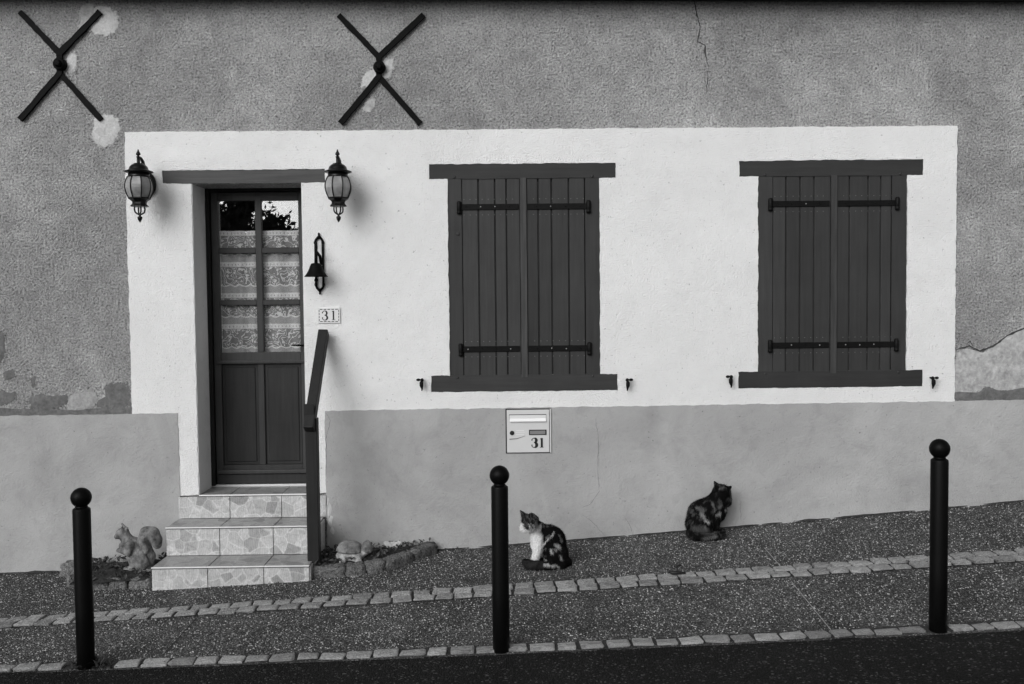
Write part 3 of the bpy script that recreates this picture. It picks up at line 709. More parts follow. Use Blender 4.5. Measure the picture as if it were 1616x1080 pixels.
for a, b in ((dxs[0]+.002, mx0), (mx1, dxs[3]-.002)):
    box('door_panel', a, b, DY+.018, DY+.04, mz0, zmid-.008, 'door', dr, .004)
    box('panel_field', a+.018, b-.018, DY+.012, DY+.03, mz0+.02, zmid-.03, 'door', dr, .008, 1)
box('mullion', mx0, mx1, DY+.002, DY+.04, mz0, zmid-.006, 'doorlight', dr, .004)
box('rail', dxs[0], dxs[3], DY+.0025, DY+.042, D(400, 744)[1], mz0, 'doorlight', dr, .003)
box('drip_rail', dl+.01, dr_-.01, DY-.03, DY+.02, D(400, 747)[1], D(400, 741)[1], 'doorlight', dr, .006, 2)
box('kick_board', dl+.012, dr_-.012, DY-.014, DY+.03, D(400, 763)[1], D(400, 748)[1], 'door', dr, .003)
for c in (0, 2):
    for (z1, z0) in rows:
        box('pane', dxs[c]-.004, dxs[c+1]+.004, DY+.020, DY+.0205, z0-.004, z1+.004, 'glass', dr, 0)
hx, hz = D(478, 545)
tube('door_handle', [(hx+.02, DY, hz), (hx+.02, DY-.04, hz), (hx+.005, DY-.05, hz), (hx-.06, DY-.05, hz+.003), (hx-.075, DY-.045, hz+.002)], [.008, .008, .008, .006, .005], 'iron', dr, 8)
# lace curtain
zc1 = P(400, 364.5, DY+.04)[1]; zc0 = P(400, 566, DY+.04)[1]; per = (P(400, 416, DY+.04)[1]-P(400, 466, DY+.04)[1])
MAT['lace'] = mat_lace('white_lace', zc1, per*.98)
vs, fs = [], []; nx = 160; nz = 12
for j in range(nz+1):
    for i in range(nx+1):
        x = dl+.03+(dr_-dl-.06)*i/nx; z = zc1+(zc0-zc1)*j/nz
        y = DY+.04+.011*math.sin(x*46+1.2*math.sin(x*13))+.004*noise.noise(Vector((x*25, 1, z*2)))
        vs.append((x, y, z))
for j in range(nz):
    for i in range(nx): k = j*(nx+1)+i; fs.append((k, k+1, k+nx+2, k+nx+1))
tag(link('lace_curtain', pyd(vs, fs), 'lace', None, smooth=True), 'white patterned lace curtain hanging behind the door glass', 'curtain')

# patches and cracks in the render
def W(*pts): return [P(x, y) for x, y in pts]
blob_patch('mortar_patch', W((150, 12), (178, 14), (187, 32), (182, 48), (165, 57), (148, 54), (140, 44), (150, 30)), 0, -.006, 'mpatch', house)
blob_patch('mortar_patch', W((126, 18), (138, 6), (150, 10), (146, 30), (136, 44), (124, 46), (128, 34)), 0, -.004, 'bpatch', house, .012)
blob_patch('mortar_patch', W((150, 185), (170, 180), (187, 190), (189, 208), (176, 228), (160, 232), (147, 220), (148, 200)), 0, -.006, 'mpatch', house)
blob_patch('mortar_patch', W((109, 86), (120, 86), (122, 102), (114, 116), (106, 112)), 0, -.005, 'mpatch', house)
blob_patch('mortar_patch', W((611, 92), (620, 100), (618, 120), (600, 126), (582, 138), (570, 134), (576, 118), (590, 108)), 0, -.004, 'mpatch', house)
blob_patch('mortar_patch', W((580, 160), (590, 155), (592, 168), (580, 178), (572, 172)), 0, -.004, 'bpatch', house)
blob_patch('damp_patch', W((46, 628), (62, 622), (84, 626), (104, 624), (110, 634), (96, 642), (78, 648), (56, 646), (47, 640)), 0, -.006, 'dpatch', house)
blob_patch('damp_patch', W((165, 610), (185, 604), (204, 612), (205, 640), (180, 646), (156, 644), (152, 634), (166, 626)), 0, -.006, 'dpatch', house)
blob_patch('damp_patch', W((0, 615), (14, 620), (26, 618), (22, 632), (6, 640), (-8, 636)), 0, -.005, 'dpatch', house)
blob_patch('damp_patch', W((6, 588), (20, 584), (22, 596), (10, 600)), 0, -.004, 'dpatch', house)
blob_patch('damp_patch', W((-6, 528), (6, 526), (8, 560), (-2, 572), (-10, 560)), 0, -.006, 'dpatch', house)
blob_patch('damp_patch', W((49, 598), (55, 596), (55, 610), (50, 610)), 0, -.004, 'dpatch', house)
blob_patch('mortar_patch', W((112, 624), (150, 620), (152, 640), (120, 650), (108, 646)), 0, -.0065, 'gpatch', house)
blob_patch('damp_patch', W((-20, 646), (60, 645), (130, 648), (206, 642), (206, 653), (-20, 656)), 0, -.004, 'dpatch', house)
blob_patch('broken_patch', W((1509, 560), (1530, 552), (1548, 556), (1568, 546), (1590, 530), (1640, 512), (1640, 628), (1509, 628)), 0, -.005, 'bpatch', house, .012)
blob_patch('damp_patch', W((1509, 618), (1540, 622), (1556, 610), (1580, 616), (1640, 612), (1640, 632), (1509, 632)), -.0062, -.011, 'dpatch', house, .01)
crack(W((1508, 552), (1530, 546), (1545, 554), (1556, 550), (1570, 544), (1592, 528), (1616, 518), (1640, 512)), .016, -.006, house)
crack(W((1525, 545), (1530, 538), (1536, 548)), .014, -.001, house)
crack(W((1094, -5), (1100, 24), (1105, 42), (1101, 66), (1113, 72), (1114, 88), (1118, 106)), .012, -.0008, house)
crack(W((1118, 106), (1114, 150)), .005, -.0008, house)
for pts in (((943, 740), (946, 775), (932, 796), (918, 801)), ((918, 812), (935, 824), (950, 840), (957, 848)), ((985, 816), (994, 828), (998, 844)), ((640, 832), (665, 828), (690, 824), (740, 826)), ((514, 652), (522, 664), (515, 690), (514, 760)), ((940, 660), (945, 700), (943, 740)), ((1168, 790), (1170, 826)), ((830, 824), (850, 812))):
    crack([P(x, y, -.016) for x, y in pts],   .0016, -.0172, house, 'patch' if pts[0][0] in (640, 830) else 'crack')
for pts in (((519, 798), (522, 801), (521, 812), (518, 814)), ((520, 816), (524, 818), (523, 829), (519, 826)), ((517, 788), (519, 789), (519, 795), (517, 795)), ((524, 832), (527, 836), (525, 842), (522, 838))):
    blob_patch('flaked_paint', [P(x, y, -.016) for x, y in pts], -.0155, -.0175, 'patch', house, .006)
# ------------------------------------------------------------------ entrance steps
SX = [-2.325, -1.955, -1.585, -1.282]; SY = [-.56, -.28, -.018]; SZ = [.037, .236, .405]
steps = root('entrance_steps', (-1.8, -.28, zg(-1.8, -.28)), 'three tiled steps with patterned stone-print tiles below the front door', 'steps')
box('step_core', SX[0]+.012, SX[3]-.006, SY[0]+.012, 0, -.35, SZ[0]-.012, 'grout', steps, 0)
box('step_core', SX[0]+.012, SX[3]-.006, SY[1]+.012, 0, SZ[0]-.011, SZ[1]-.012, 'grout', steps, 0)
box('step_core', SX[0]+.012, SX[3]+.02, SY[2]+.006, 0, SZ[1]-.011, SZ[2]-.012, 'grout', steps, 0)
for s in range(3):
    prev = -.25 if s == 0 else SZ[s-1]+.002
    back = SY[s+1]+.002 if s < 2 else DY+.02
    for i in range(3):
        a, b = SX[i]+.002, SX[i+1]-.002
        if s == 2 and i == 2: b = -1.266
        box('riser_tile', a, b, SY[s], SY[s]+.011, prev, SZ[s]-.0125, 'tile', steps, .002)
        if s < 2: box('tread_tile', a-(.002 if i == 0 else 0), b, SY[s]-.005, back, SZ[s]-.010, SZ[s], 'tread', steps, .003)
        else: box('tread_tile', max(a, DX0+.005), min(b, DX1-.005), SY[s]-.003, DY-.02, SZ[s]-.010, SZ[s]+.002, 'tread', steps, .003)
for s, x1 in ((0, SX[3]), (1, SX[3]), (2, DX1-.006)):
    box('edge_trim', SX[0] if s < 2 else DX0+.006, x1, SY[s]-.0075, SY[s]+.003, SZ[s]-.0055, SZ[s]+.0015+(.002 if s == 2 else 0), 'mailflap', steps, .001)
    if s < 2: box('shadow_joint', SX[0]+.004, SX[3]-.004, SY[s]-.0012, SY[s]+.004, SZ[s]-.0135, SZ[s]-.0098, 'grout', steps, 0)
box('door_sill', DX0+.006, DX1-.006, DY-.018, DY+.06, SZ[2]-.005, SZ[2]+.016, 'mail', steps, .003)
box('side_tile', SX[3]-.005, SX[3]+.006, SY[0]+.012, SY[1]-.01, -.2, SZ[0]-.012, 'tile', steps, .001)
box('side_tile', SX[3]-.005, SX[3]+.006, SY[1]+.012, -.02, -.2, SZ[1]-.012, 'tile', steps, .001)
box('side_tile', SX[0]-.001, SX[0]+.011, SY[0]+.012, SY[1]-.01, -.3, SZ[0]-.012, 'tile', steps, .001)
box('side_tile', SX[0]-.001, SX[0]+.011, SY[1]+.012, -.02, -.3, SZ[1]-.012, 'tile', steps, .001)

# ------------------------------------------------------------------ handrail
hy = -.42
px0, px1 = P(487, 885, hy)[0], P(505.5, 885, hy)[0]; gz = zg(px0, hy)
ptop = P(492, 660, hy)[1]
hr = root('handrail', ((px0+px1)/2, hy, gz), 'dark painted timber handrail on a square post beside the steps', 'handrail')
hw = (px1-px0)/2; hc = (px0+px1)/2
box('post', hc-hw, hc+hw, hy-.038, hy+.038, gz-.05, ptop, 'rail', hr, .004)
re0 = Vector((hc-.002, hy+.0, ptop+.03)); t_ = P(511, 524, -.05); re1 = Vector((t_[0], -.05, t_[1]))
d = (re1-re0).normalized(); sx_ = Vector((1, 0, 0)); sx_ = (sx_-d*sx_.dot(d)).normalized(); sn = d.cross(sx_)
bm = bmesh.new(); box_bm(bm, -.034, .034, -.036, .036, 0, (re1-re0).length+.12, .006, 2)
for v in bm.verts: v.co = (re0-d*.12)+sx_*v.co.x+sn*v.co.y+d*v.co.z
link('rail', bm_mesh(bm), 'rail', hr)
box('post_cap', hc-hw-.004, hc+hw-.014, hy-.046, hy-.036, ptop-.01, ptop+.10, 'rail', hr, .003)

# ------------------------------------------------------------------ wall lanterns
def lantern(px, label):
    Y = -.20; cx, _ = P(px, 295, Y); k = 1/1751
    z0 = P(px, 236, Y)[1]; zz = lambda q: z0-(q-120)*k
    fx = cx; pz = P(px, 290, 0)[1]
    L = root('wall_lantern', (fx, 0, pz), label, 'wall lamp', 'wall lanterns flanking the door')
    pr = lambda lst: [(r*k, zz(q)-z0) for r, q in lst]
    c = (cx, Y, z0)
    lathe('finial', c, pr([(3, 120), (9, 126), (8, 136), (16, 150), (27, 172), (26, 184), (14, 196), (10, 204)]), 'lamp', L, 16)
    lathe('neck', c, pr([(22, 203), (24, 214), (19, 222), (20, 280), (30, 290)]), 'lamp', L, 16)
    lathe('cap', c, pr([(55, 289), (58, 297), (80, 306), (103, 330), (112, 358), (118, 368), (166, 384), (168, 392), (140, 402), (100, 402)]), 'lamp', L, 32)
    lathe('collar', c, pr([(120, 401), (122, 440), (126, 452), (100, 455)]), 'lamp', L, 16, math.pi/8)
    gp = [(122, 450), (138, 475), (152, 510), (160, 550), (160, 585), (152, 625), (138, 665), (120, 704)]
    for q in range(8):
        a0, a1 = math.pi/8+.12+q*math.pi/4, math.pi/8+.12+(q+1)*math.pi/4
        vs = [(cx+r*k*math.cos(a), Y+r*k*math.sin(a), zz(z_)) for r, z_ in gp for a in (a0, a1)]
        link('pane', pyd(vs, [(2*i, 2*i+1, 2*i+3, 2*i+2) for i in range(len(gp)-1)]), 'frost', L)
    for q in range(8):
        a = math.pi/8+.12+q*math.pi/4
        tube('rib', [(cx+(r+3)*k*math.cos(a), Y+(r+3)*k*math.sin(a), zz(z_)) for r, z_ in gp], .0042, 'lamp', L, 6)
    lathe('base_cup', c, pr([(128, 698), (132, 708), (126, 716), (96, 735), (82, 756), (84, 776), (104, 796), (108, 806), (60, 812)]), 'lamp', L, 8, math.pi/8+.12, smooth=False)
    for q in range(4):
        a = q*math.pi/2+.6
        tube('scroll', [(cx+r*k*math.cos(a), Y+r*k*math.sin(a), zz(z_)) for r, z_ in ((58, 806), (60, 840), (55, 870), (36, 888), (10, 902))], .0052, 'lamp', L, 6)
    lathe('drop_finial', c, pr([(8, 896), (20, 905), (10, 918), (26, 928), (29, 942), (22, 964), (10, 984), (3, 996)]), 'lamp', L, 16)
    bz = zz(500)
    tube('arm', [(cx, Y+.01, zz(212)), (cx+.001, Y+.04, zz(215)), (cx+.001, Y+.075, zz(245)), (cx, Y+.10, zz(310)), (cx, Y+.125, zz(380)), (cx, -.045, zz(430)), (cx, -.02, bz+.01)], [.007, .010, .012, .012, .014, .018, .020], 'lamp', L, 8)
    vs, fs = [], []
    lathe_geo(vs, fs, (0, 0, 0), [(.001, .034), (.024, .032), (.034, .026), (.046, .020), (.052, .012), (.052, 0)], 24)
    vs = [(cx+v[0], -.0125-v[2], bz+v[1]*1.6) for v in vs]; o = link('wall_plate', pyd(vs, fs), 'lamp', L, smooth=True)
lantern(219.5, 'black coach lantern at the edge of the white band, clear of the door lintel')
lantern(533.5, 'black coach lantern overlapping the end of the door lintel, above the bell')

# ------------------------------------------------------------------ door bell
bx, bz = P(505, 420); B = root('door_bell', (bx, 0, bz), 'black cast iron hanging bell on an ornate wall bracket beside the door', 'bell')
tz = P(503, 381)[1]; lz_ = P(507, 452)[1]; hwid = .026
pts = [(bx+hwid*math.cos(a), -.022, (tz-hwid*.3)+hwid*1.2*math.sin(a)) for a in lin(0, math.pi, 8)]+[(bx-hwid, -.022, (tz+lz_)/2)]+[(bx+hwid*math.cos(a), -.022, (lz_+hwid*.3)+hwid*1.2*math.sin(a)) for a in lin(math.pi, 2*math.pi, 8)]+[(bx+hwid, -.022, (tz+lz_)/2), (bx+hwid, -.022, tz-hwid*.3)]
tube('bracket_plate', pts, .0085, 'iron', B, 8)
for sgn, zc in ((1, tz), (-1, lz_)):
    lathe('finial', (bx, -.022, zc+sgn*.018), [(r, sgn*z_) for r, z_ in ((.016, 0), (.020, .008), (.010, .018), (.006, .026), (.009, .032), (.002, .042))], 'iron', B, 10)
    for s in (-1, 1): ball('scroll', (bx+s*.027, -.022, zc-sgn*.012), (.011, .009, .016), 'iron', B, 2)
cxb, czt = P(498.5, 416, -.13); czb = P(498.5, 437, -.13)[1]
tube('arm', [(bx+.012, -.02, P(510, 418)[1]), (bx+.010, -.05, P(507, 405)[1]), (bx, -.10, P(503, 400)[1]), (cxb+.004, -.13, P(501, 400, -.13)[1])], [.010, .011, .010, .009], 'iron', B, 8)
tube('hanger', [(cxb+.002, -.13, P(501, 397, -.13)[1]), (cxb, -.13, czt-.004)], .011, 'iron', B, 8)
tube('chain', [(bx-.014, -.05, tz-.01), (cxb+.003, -.10, tz-.05), (cxb+.004, -.13, P(501, 400, -.13)[1])], .006, 'iron', B, 6)
h_ = czt-czb
lathe('bell_body', (cxb, -.13, czb), [(.060, -.001), (.083, 0), (.071, h_*.14), (.056, h_*.40), (.046, h_*.65), (.039, h_*.86), (.031, h_), (.01, h_+.003)], 'iron', B, 28)
tube('clapper_rod', [(cxb, -.13, czb+.02), (cxb, -.13, czb-.02)], .004, 'iron', B, 6); ball('clapper', (cxb, -.13, czb-.024), .0145, 'iron', B)

# ------------------------------------------------------------------ number plate
x0, z1 = P(502, 486); x1, z0 = P(538, 510)
NP = root('house_number_plate', ((x0+x1)/2, -.012, z0), 'small white enamel house number plate with 31 and a dashed border', 'number plate')
box('plate', x0, x1, -.0135, -.022, z0, z1, 'enamel', NP, .003, 2)
cx, cz, ph = (x0+x1)/2, (z0+z1)/2, (z1-z0)*.60
ribbon('numeral', numeral3(cx-.030, cz, ph, .055), -.0222, .001, 'ink', NP); ribbon('numeral', numeral1(cx+.032, cz, ph, .055), -.0222, .001, 'ink', NP)
st = []
for e in (z0+.012, z1-.012): st += [[(x0+.012+(x1-x0-.024)*(i+.15)/5, e, .0026), (x0+.012+(x1-x0-.024)*(i+.85)/5, e, .0026)] for i in range(5)]
for e in (x0+.011, x1-.011): st += [[(e, z0+.012+(z1-z0-.024)*(i+.15)/4, .0022), (e, z0+.012+(z1-z0-.024)*(i+.85)/4, .0022)] for i in range(4)]
ribbon('border', st, -.0222, .001, 'ink', NP)

# ------------------------------------------------------------------ mailbox in the plinth
x0, z1 = P(797.5, 645); x1, z0 = P(870, 714.5)
MB_ = root('mailbox', ((x0+x1)/2, -.02, z0), 'pale grey metal mailbox set into the plinth with letter slot and number 31', 'mailbox')
box('casing', x0, x1, .0, -.021, z0, z1, 'mailgap', MB_, .002)
fx0, fz1 = P(799.5, 646.8); fx1, fz0 = P(866.8, 713)
box('face', fx0, fx1, -.02, -.027, fz0, fz1, 'mail', MB_, .002)
box('side_trim', fx1+.004, x1-.001, -.02, -.025, z0+.003, z1-.003, 'mail', MB_, .001)
q = lambda a, b: P(a, b, -.027)
sx0, sz1 = q(803.5, 654.5); sx1, sz0 = q(862, 665)
box('slot_recess', sx0, sx1, -.0265, -.0278, sz0, sz1, 'mailgap', MB_, 0)
bm = bmesh.new(); zc = sz0+(sz1-sz0)*.42
f_ = [bm.verts.new(v) for v in ((sx0+.002, -.034, sz1-.004), (sx1-.002, -.034, sz1-.004), (sx1-.002, -.0285, zc), (sx0+.002, -.0285, zc), (sx0+.002, -.0286, zc-.0005), (sx1-.002, -.0286, zc-.0005), (sx1-.002, -.042, sz0+.001), (sx0+.002, -.042, sz0+.001))]
for i in ((0, 1, 2, 3), (3, 2, 5, 4), (4, 5, 6, 7)): bm.faces.new([f_[j] for j in i])
link('letter_flap', bm_mesh(bm), 'mailflap', MB_)
a = q(834.8, 678.5); b = q(862.5, 686.5)
nh = box('name_holder', a[0], b[0], -.0268, -.031, b[1], a[1], 'strap', MB_, .001); box('name_card', a[0]+.006, b[0]-.008, -.0305, -.0318, b[1]+.006, a[1]-.006, 'grey', nh, 0)
kx, kz = q(808, 683.5); vs, fs = [], []; lathe_geo(vs, fs, (0, 0, 0), [(.016, 0), (.016, .005), (.012, .008), (.004, .008)], 20)
link('lock', pyd([(kx+v[0], -.0268-v[2], kz+v[1]) for v in vs], fs), 'ink', MB_)
for i, yy in enumerate((680, 682.5, 686)):
    a, b = q(814, yy), q(828-abs(i-1), yy); box('finger_groove', a[0], b[0], -.0268, -.0285, a[1]-.0015, a[1]+.0015, 'mailflap', MB_, .0005)
st = [[(q(804, 694)[0], q(804, 693.5)[1], .0035), (q(816, 693)[0], q(816, 692.5)[1], .003), (q(829, 688)[0], q(829, 688)[1], .0008)]]
ribbon('thumb_relief', st, -.0268, .002, 'grey', MB_)
c3 = q(843, 699); c1 = q(855, 699); hgt = .068
ribbon('numeral', numeral3(*c3, hgt, .115), -.0271, .0015, 'ink', MB_); ribbon('numeral', numeral1(*c1, hgt, .085), -.0271, .0015, 'ink', MB_)

# ------------------------------------------------------------------ wall anchors
def anchor(c, ends, label):
    cx, cz = P(*c); A = root('wall_anchor', (cx, 0, cz), label, 'wall anchor', 'iron cross anchors on the render')
    w1, w2 = P(c[0]-1, c[1]-17), P(c[0]-1, c[1]+14)
    def bar(e0, m, e1, y):
        pts = [P(*e0), m, (cx, cz), P(*e1)]
        path = []
        keys = [P(*e0), w1, (cx, cz), w2, P(*e1)]
        for (a, b) in zip(keys, keys[1:]):
            for i in range(12): path.append((a[0]+(b[0]-a[0])*i/12, a[1]+(b[1]-a[1])*i/12))
        path.append(keys[-1]); s = random.random()*9
        pt = [(x+.003*noise.noise(Vector((x*9, s, z*9))), y+.004*noise.noise(Vector((z*6, s, 1))), z) for x, z in path]
        vs, fs = [], []; tube_geo(vs, fs, pt, [.0270+.006*noise.noise(Vector((i*1.7, s, 0))) for i in range(len(pt))], 4)
        link('bar', pyd([(v[0], y+(v[1]-y)*.5, v[2]) for v in vs], fs), 'iron', A)
    bar(ends[0], w1, ends[3], -.012); bar(ends[1], w1, ends[2], -.018)
    for nm, prof, mat_ in (('boss', [(.043, .0), (.043, .040), (.036, .047), (.02, .048)], 'iron'), ('nut', [(.026, .047), (.026, .068), (.018, .074), (.004, .075)], 'iron')):
        vs, fs = [], []; lathe_geo(vs, fs, (0, 0, 0), prof, 20 if nm == 'boss' else 6)
        link(nm, pyd([(cx+v[0], -v[2], cz+v[1]) for v in vs], fs), mat_, A, smooth=False)
anchor((97, 103), ((33, 20), (160, 20), (34, 190), (161, 190)), 'black iron cross anchor between two pale round mortar patches')
anchor((599.5, 108), ((535, 25), (669, 25), (538, 196), (663, 196)), 'black iron cross anchor just above the white band')

# ------------------------------------------------------------------ shutter stops
for px, py, s, lab in ((666, 600, -1, 'small black shutter stop on the mailbox window, side toward the door'), (990, 600, 1, 'small black shutter stop on the mailbox window, side away from the door'),
                  (1154, 595, -1, 'small black shutter stop on the window above the dark cat, side toward the mailbox'), (1472, 597, 1, 'small black shutter stop near the far edge of the white band, by the broken render')):
    cx, cz = P(px, py, -.05); T = root('shutter_stop', (cx, -.012, cz), lab, 'shutter stop', 'iron shutter stops beside the windows')
    tube('spike', [(cx, -.008, cz), (cx, -.055, cz)], .007, 'strap', T, 8); ball('pivot', (cx, -.05, cz), (.013, .012, .013), 'strap', T)
    tube('catch_tail', [(cx, -.05, cz), (cx-.004*s*-1, -.055, cz-.02), (cx+.004*s, -.055, cz-.04), (cx, -.055, cz-.062), (cx-.002, -.055, cz-.078)], [.006, .014, .014, .007, .003], 'strap', T, 10)
    ball('catch_head', (cx+.026*s, -.055, cz+.002), (.016, .008, .010), 'strap', T)

# ------------------------------------------------------------------ bollards
def bollard(xb, yb_px, ytop, label):
    x, y, z = xb, BY, 0
    z = zg(x, y); zt = ytop
    B_ = root('bollard', (x, y, z), label, 'bollard', 'black ball-top bollards along the kerb')
    H_ = zt-z; r = .0432
    lathe('post', (x, y, z), [(r, -.06), (r, .10), (r+.0004, .102), (r+.0004, .30), (r, .302), (r, H_-.112), (r-.002, H_-.106), (r-.010, H_-.101), (.02, H_-.1)], 'bollard', B_, 40)
    lathe('neck', (x, y, z), [(.030, H_-.102), (.030, H_-.094), (.022, H_-.088)], 'bollard', B_, 24)
    lathe('ball_top', (x, y, z+H_-.050), [(max(.0005, .0505*math.sin(a)), -.0505*math.cos(a)) for a in lin(0, math.pi, 18)], 'bollard', B_, 32)
by = BY
for bpx, tpx, ty, lab in ((134, 128.5, 770, 'black ball-top bollard with weeds at its foot, before the squirrel statue'), (790, 789, 735, 'black ball-top bollard standing between the mailbox and the sitting white-chested cat'), (1481, 1482, 693, 'black ball-top bollard below the broken render at the end of the white band')):
    x = P((bpx+tpx)/2, (ty+1020)/2, by)[0]; bollard(x, 0, P(tpx, ty, by)[1], lab)

# ------------------------------------------------------------------ planting strips: edging stones, soil, litter
def rough_stone(name, c, sx, sy, sz, rz, parent, seed, mat='stone', tilt=0.0):
    bm = bmesh.new(); bmesh.ops.create_cube(bm, size=1); bmesh.ops.subdivide_edges(bm, edges=bm.edges[:], cuts=5, use_grid_fill=True)
    for v in bm.verts:
        p = v.co*2; m_ = (abs(p.x)**7+abs(p.y)**7+abs(p.z)**7)**(1/7); p = p/m_*.5
        q = Vector((p.x*sx, p.y*sy, p.z*sz)); k = q*22+Vector((seed*3.7, 0, 0))
        q += Vector((noise.noise(k), noise.noise(k+Vector((5, 5, 5))), noise.noise(k+Vector((9, 1, 3)))))*.017
        q += Vector((noise.noise(q*55), noise.noise(q*55+Vector((3, 3, 3))), noise.noise(q*60+Vector((seed, 0, 0)))))*.006
        v.co = q
    bm.transform(Matrix.Translation(c) @ Matrix.Rotation(rz, 4, 'Z') @ Matrix.Rotation(tilt, 4, 'Y'))
    return link(name, bm_mesh(bm), mat, parent, smooth=True)
gr = G(487, 914); ge = G(690, 872)
er = root('stone_edging', (-.9, -.45, zg(-.9, -.45)), 'curved row of rough edging stones around the turtle statue', 'edging', 'rough stone edgings beside the steps')
arc = [(488, 913), (546, 911), (578, 907), (611, 902), (655, 886), (693, 872)]
for i, (a, b) in enumerate(zip(arc, arc[1:])):
    A, B2 = Vector(G(*a)), Vector(G(*b)); mid = (A+B2)/2; L = (B2-A).length; ang = math.atan2(B2.y-A.y, B2.x-A.x)
    c = Vector((mid.x-math.sin(ang)*.05, mid.y+math.cos(ang)*.05, mid.z+.012))
    rough_stone('stone', c, L-.008, .11, .115 if i != 4 else .12, ang, er, i+1, tilt=-math.atan2(B2.z-A.z, L)-.02)
el = root('stone_edging', (-2.6, -.5, zg(-2.6, -.5)), 'short row of rough edging stones around the squirrel statue', 'edging', 'rough stone edgings beside the steps')
arc = [(128, 931), (170, 931), (202, 930), (240, 928)]
for i, (a, b) in enumerate(zip(arc, arc[1:])):
    A, B2 = Vector(G(*a)), Vector(G(*b)); mid = (A+B2)/2; L = (B2-A).length
    rough_stone('stone', Vector((mid.x, mid.y+.05, mid.z+.016)), L-.008, .11, .10, 0.0, el, i+11)
A = Vector(G(112, 928)); rough_stone('stone', A+Vector((0, .10, .06)), .115, .19, .17, .3, el, 31)
A2 = Vector(G(104, 912)); rough_stone('stone', A2+Vector((.0, .12, .03)), .1, .2, .12, -.1, el, 33)
def soil_patch(name, outline, hmax, label, seed):
    bm = bmesh.new(); cx = sum(p[0] for p in outline)/len(outline); cy = sum(p[1] for p in outline)/len(outline)
    rings = 7; vs = []; n = 40; per_ = []
    N = len(outline)
    for i in range(n):
        t = i/n*N; k = int(t); f = t-k; a, b = outline[k % N], outline[(k+1) % N]; per_.append((a[0]+(b[0]-a[0])*f, a[1]+(b[1]-a[1])*f))
    for r in range(1, rings+1):
        for (x, y) in per_:
            s = r/rings; X, Y = cx+(x-cx)*s, cy+(y-cy)*s
            vs.append((X, Y, zg(X, Y)+hmax*(1-.45*s*s)+.018*noise.noise(Vector((X*22+seed, Y*22, 0)))+.012*noise.noise(Vector((X*50, Y*50, seed)))))
    vs.append((cx, cy, zg(cx, cy)+hmax)); fs = []
    for r in range(rings-1):
        for i in range(n): fs.append((r*n+i, r*n+(i+1) % n, (r+1)*n+(i+1) % n, (r+1)*n+i))
    for i in range(n): fs.append((len(vs)-1, i, (i+1) % n))
    o = link(name, pyd(vs, fs), 'soil', None, smooth=True); o['kind'] = 'stuff'; o['label'] = label; o['category'] = 'soil'
    return per_, (cx, cy)
o1 = [(-3.0, -.04), (-2.335, -.04), (-2.335, -.5), (-2.9, -.5)]
o2 = [(-1.275, -.04), (-.5, -.04), (-.62, -.18), (-.85, -.36), (-1.275, -.5)]
soil_patch('soil', o1, .10, 'dark soil in the strip under the squirrel statue', 1); soil_patch('soil', o2, .085, 'dark soil in the strip under the turtle statue', 5)
def litter(name, outline, n, h, label, seed, mat='litter'):
    r_ = random.Random(seed); vs, fs = [], []
    xs = [p[0] for p in outline]; ys = [p[1] for p in outline]
    def inside(x, y):
        c = False; j = len(outline)-1
        for i in range(len(outline)):
            (xi, yi), (xj, yj) = outline[i], outline[j]
            if (yi > y) != (yj > y) and x < (xj-xi)*(y-yi)/(yj-yi)+xi: c = not c
            j = i
        return c
    while len(fs) < n*2:
        x, y = r_.uniform(min(xs), max(xs)), r_.uniform(min(ys), max(ys))
        if not inside(x, y): continue
        z = zg(x, y)+h+r_.uniform(-.02, .03); s = r_.uniform(.010, .026); M3 = Euler((r_.uniform(-1, 1), r_.uniform(-1, 1), r_.uniform(0, 6.3))).to_matrix()
        b = len(vs)
        for p in ((-1, 0, 0), (0, -.5, .25), (1, 0, 0), (0, .5, .25)): vs.append(Vector((x, y, z))+M3 @ (Vector(p)*s))
        fs += [(b, b+1, b+2), (b, b+2, b+3)]
    o = link(name, pyd(vs, fs), mat, None); o['kind'] = 'stuff'; o['label'] = label; o['category'] = 'leaf litter'
litter('leaf_litter', o1, 420, .085, 'dead leaf scraps lying on the soil around the squirrel statue', 3); litter('leaf_litter', o2, 420, .07, 'dead leaf scraps lying on the soil around the turtle statue', 4)
# one big pale dry leaf
lx, ly = -.78, -.13; lz = zg(lx, ly)+.10
vs, fs = [], []; n = 22
for i in range(n):
    a = 2*math.pi*i/n; r = .042*(1+.28*math.sin(5*a)+.1*math.sin(11*a)); vs.append((lx+r*1.25*math.cos(a), ly-.02+r*.5*math.sin(a), lz+r*.55*math.sin(a)+.012*math.sin(3*a)))
vs.append((lx, ly-.03, lz-.008)); fs = [(n, i, (i+1) % n) for i in range(n)]
o = link('dry_leaf', pyd(vs, fs), 'leaf', None); tag(o, 'single pale curled dry leaf on the soil by the turtle statue', 'leaf')
sm = o.modifiers.new('thick', 'SOLIDIFY'); sm.thickness = .002

